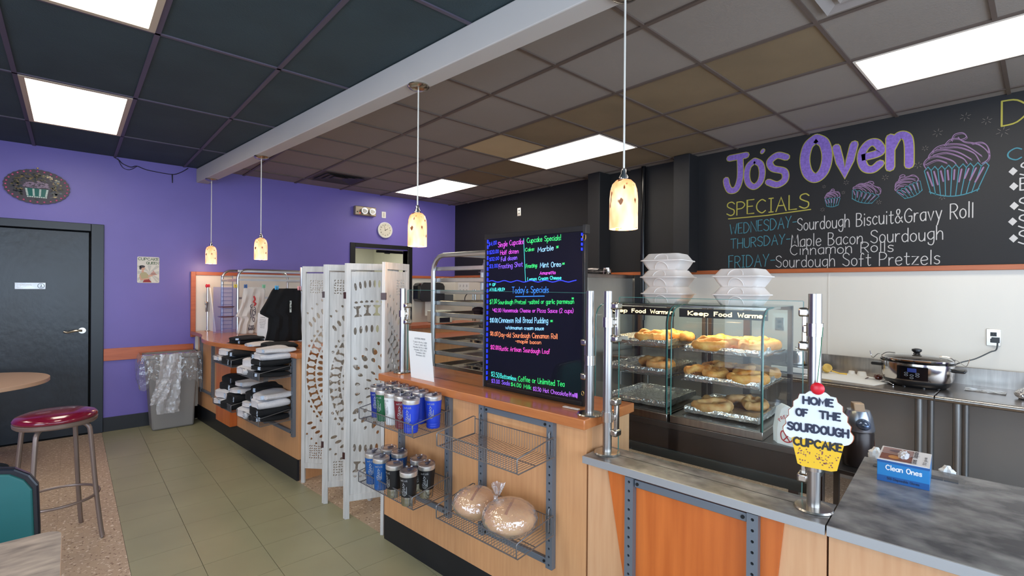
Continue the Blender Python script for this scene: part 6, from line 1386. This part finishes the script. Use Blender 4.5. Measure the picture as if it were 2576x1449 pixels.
for k in range(6):
    o = put('sheet', B().sheet([[(-.20+.05*i, -.14+.07*j+.0, .007*k+.012*math.sin(i*.9+k)*(i < 3)+.012+.004*(j % 2)) for j in range(5)] for i in range(8)]), mat('newsprint', (196, 188, 188), .8, c2=(110, 104, 108), scale=26, thr=(.45, .7)), t); o.rotation_euler = (0, 0, -.5+.2*k); o.location = (-.06+.035*k, -.12+.03*k, 0)
o = put('steel_cup', B().lathe([(0, 0), (.042, 0), (.044, .004), (.044, .07), (.041, .07), (.040, .006), (0, .005)], n=28), mat('mirror_steel', (196, 190, 184), .14, 1), origin=(0, 0, 0)); o.location = (4.32, 3.22, 1.701); tag(o, 'small steel cup standing on top of the oven', 'cup')
t = thing('back_counter', 'wood topped counter along the far white wall', 'counter', (4.2, 6.25, 0))
put('cabinet', B().box(3.96, 4.70, 5.95, 6.60, 0, .90), maple, t, smooth=False); put('countertop', B().box(3.94, 4.73, 5.90, 6.61, .90, .94), cherry_y, t, bev=.003)
t = thing('kitchen_island', 'cherry topped island seen between the screen and the baking rack', 'counter', (3.1, 4.6, 0))
put('cabinet', B().box(2.50, 3.74, 4.45, 4.95, 0, .95), maple, t, smooth=False); put('countertop', B().box(2.44, 3.80, 4.38, 5.0, .95, .99), cherry_y, t, bev=.006)
t = thing('raised_shelf', 'raised cherry shelf box behind the baking rack', 'shelf', (3.6, 5.3, 0)); put('box', B().box(2.95, 4.1, 5.2, 5.55, 0, 1.04), maple, t, smooth=False); put('shelf_top', B().box(2.9, 4.15, 5.15, 5.6, 1.04, 1.08), cherry_y, t, bev=.003)
t = thing('towel_dispenser', 'black paper towel dispenser on the white wall', 'dispenser', (4.16, 6.5, 1.31))
put('cover', B().prismy([(3.94, 1.36), (3.94, 1.56), (3.97, 1.60), (4.02, 1.615), (4.30, 1.615), (4.36, 1.60), (4.39, 1.56), (4.39, 1.36), (4.36, 1.32), (3.97, 1.32)], 6.42, 6.635), mat('translucent_black_plastic', (34, 36, 38), .12), t, bev=.008)
put('paper_tongue', B().box(4.08, 4.28, 6.50, 6.505, 1.10, 1.32), paper, t, smooth=False)
t = thing('soap_dispenser', 'dark grey dispenser hung right of the paper towel unit', 'dispenser', (4.5, 6.5, 1.3)); put('body', B().box(4.40, 4.58, 6.45, 6.635, 1.31, 1.43), mat('grey_dispenser', (84, 88, 90), .4), t, bev=.01); put('nozzle', B().box(4.45, 4.47, 6.48, 6.52, 1.285, 1.31).box(4.52, 4.54, 6.48, 6.52, 1.285, 1.31), white_pl, t)
t = local('pepper_grinder', 'glass pepper grinder with a dark cap on the cherry island', 'grinder', (2.68, 4.62, .99)); 
put('cap', B().lathe([(0, .19), (.034, .19), (.038, .20), (.030, .235), (.042, .285), (.040, .29), (0, .29)], n=24), mat('dark_brown_cap', (40, 26, 24), .3), t); put('glass_body', B().lathe([(0, .0), (.042, .0), (.044, .01), (.034, .19), (0, .19)], n=24), glassmat('grinder_glass', (.85, .84, .78), 1.5), t)
t = local('coffee_machine', 'cream countertop brewer seen below the tray of muffins', 'appliance', (3.62, 5.38, 1.081)); put('body', B().box(-.14, .10, -.12, .12, 0, .16), mat('cream_appliance', (206, 204, 186), .4), t, bev=.012); put('dial', B().cyl((.0, -.12, .11), (0, -.13, .11), .022, n=20), black_pl, t); put('carafe_niche', B().box(-.10, .06, -.121, -.118, .01, .07), black_pl, t)
t = local('faucet', 'chrome faucet with a sprayer hose against the white wall', 'faucet', (4.60, 5.90, .941)); put('riser', B().cyl((0, 0, 0), (0, 0, .57), .022, n=16).cyl((.0, .06, 0), (0, .06, .57), .012, n=12), chrome, t); put('hose', B().tube(smooth_line([(0, 0, .50), (-.03, .12, .52), (-.03, .22, .46), (-.02, .23, .38), (0, .12, .34)], 5), .008, 8), mat('grey_hose', (90, 92, 92), .3, .5), t)
t = local('instruction_sign', 'white hand washing instruction sheet on the right wall', 'sign', (WX-.001, 6.40, 1.55)); put('sheet', B().box(-.002, 0, -.15, .15, -.09, .07), paper, t, smooth=False)
bb = B(); mp_ = lambda x, y, l: (-.0025, -x, y)
for r_ in range(2):
    for c_ in range(3): cx, cz = -.09+.09*c_, .02-.075*r_; ribbon(bb, smooth_line([(cx-.012, cz-.015), (cx, cz+.016), (cx+.012, cz-.006), (cx-.004, cz-.018)], 3), .006, mp_)
put('pictograms', bb, ink, t, smooth=False, kind='stuff')
# bookkeeping attribute used while building
for o in bpy.data.objects:
    if '_o' in o: del o['_o']
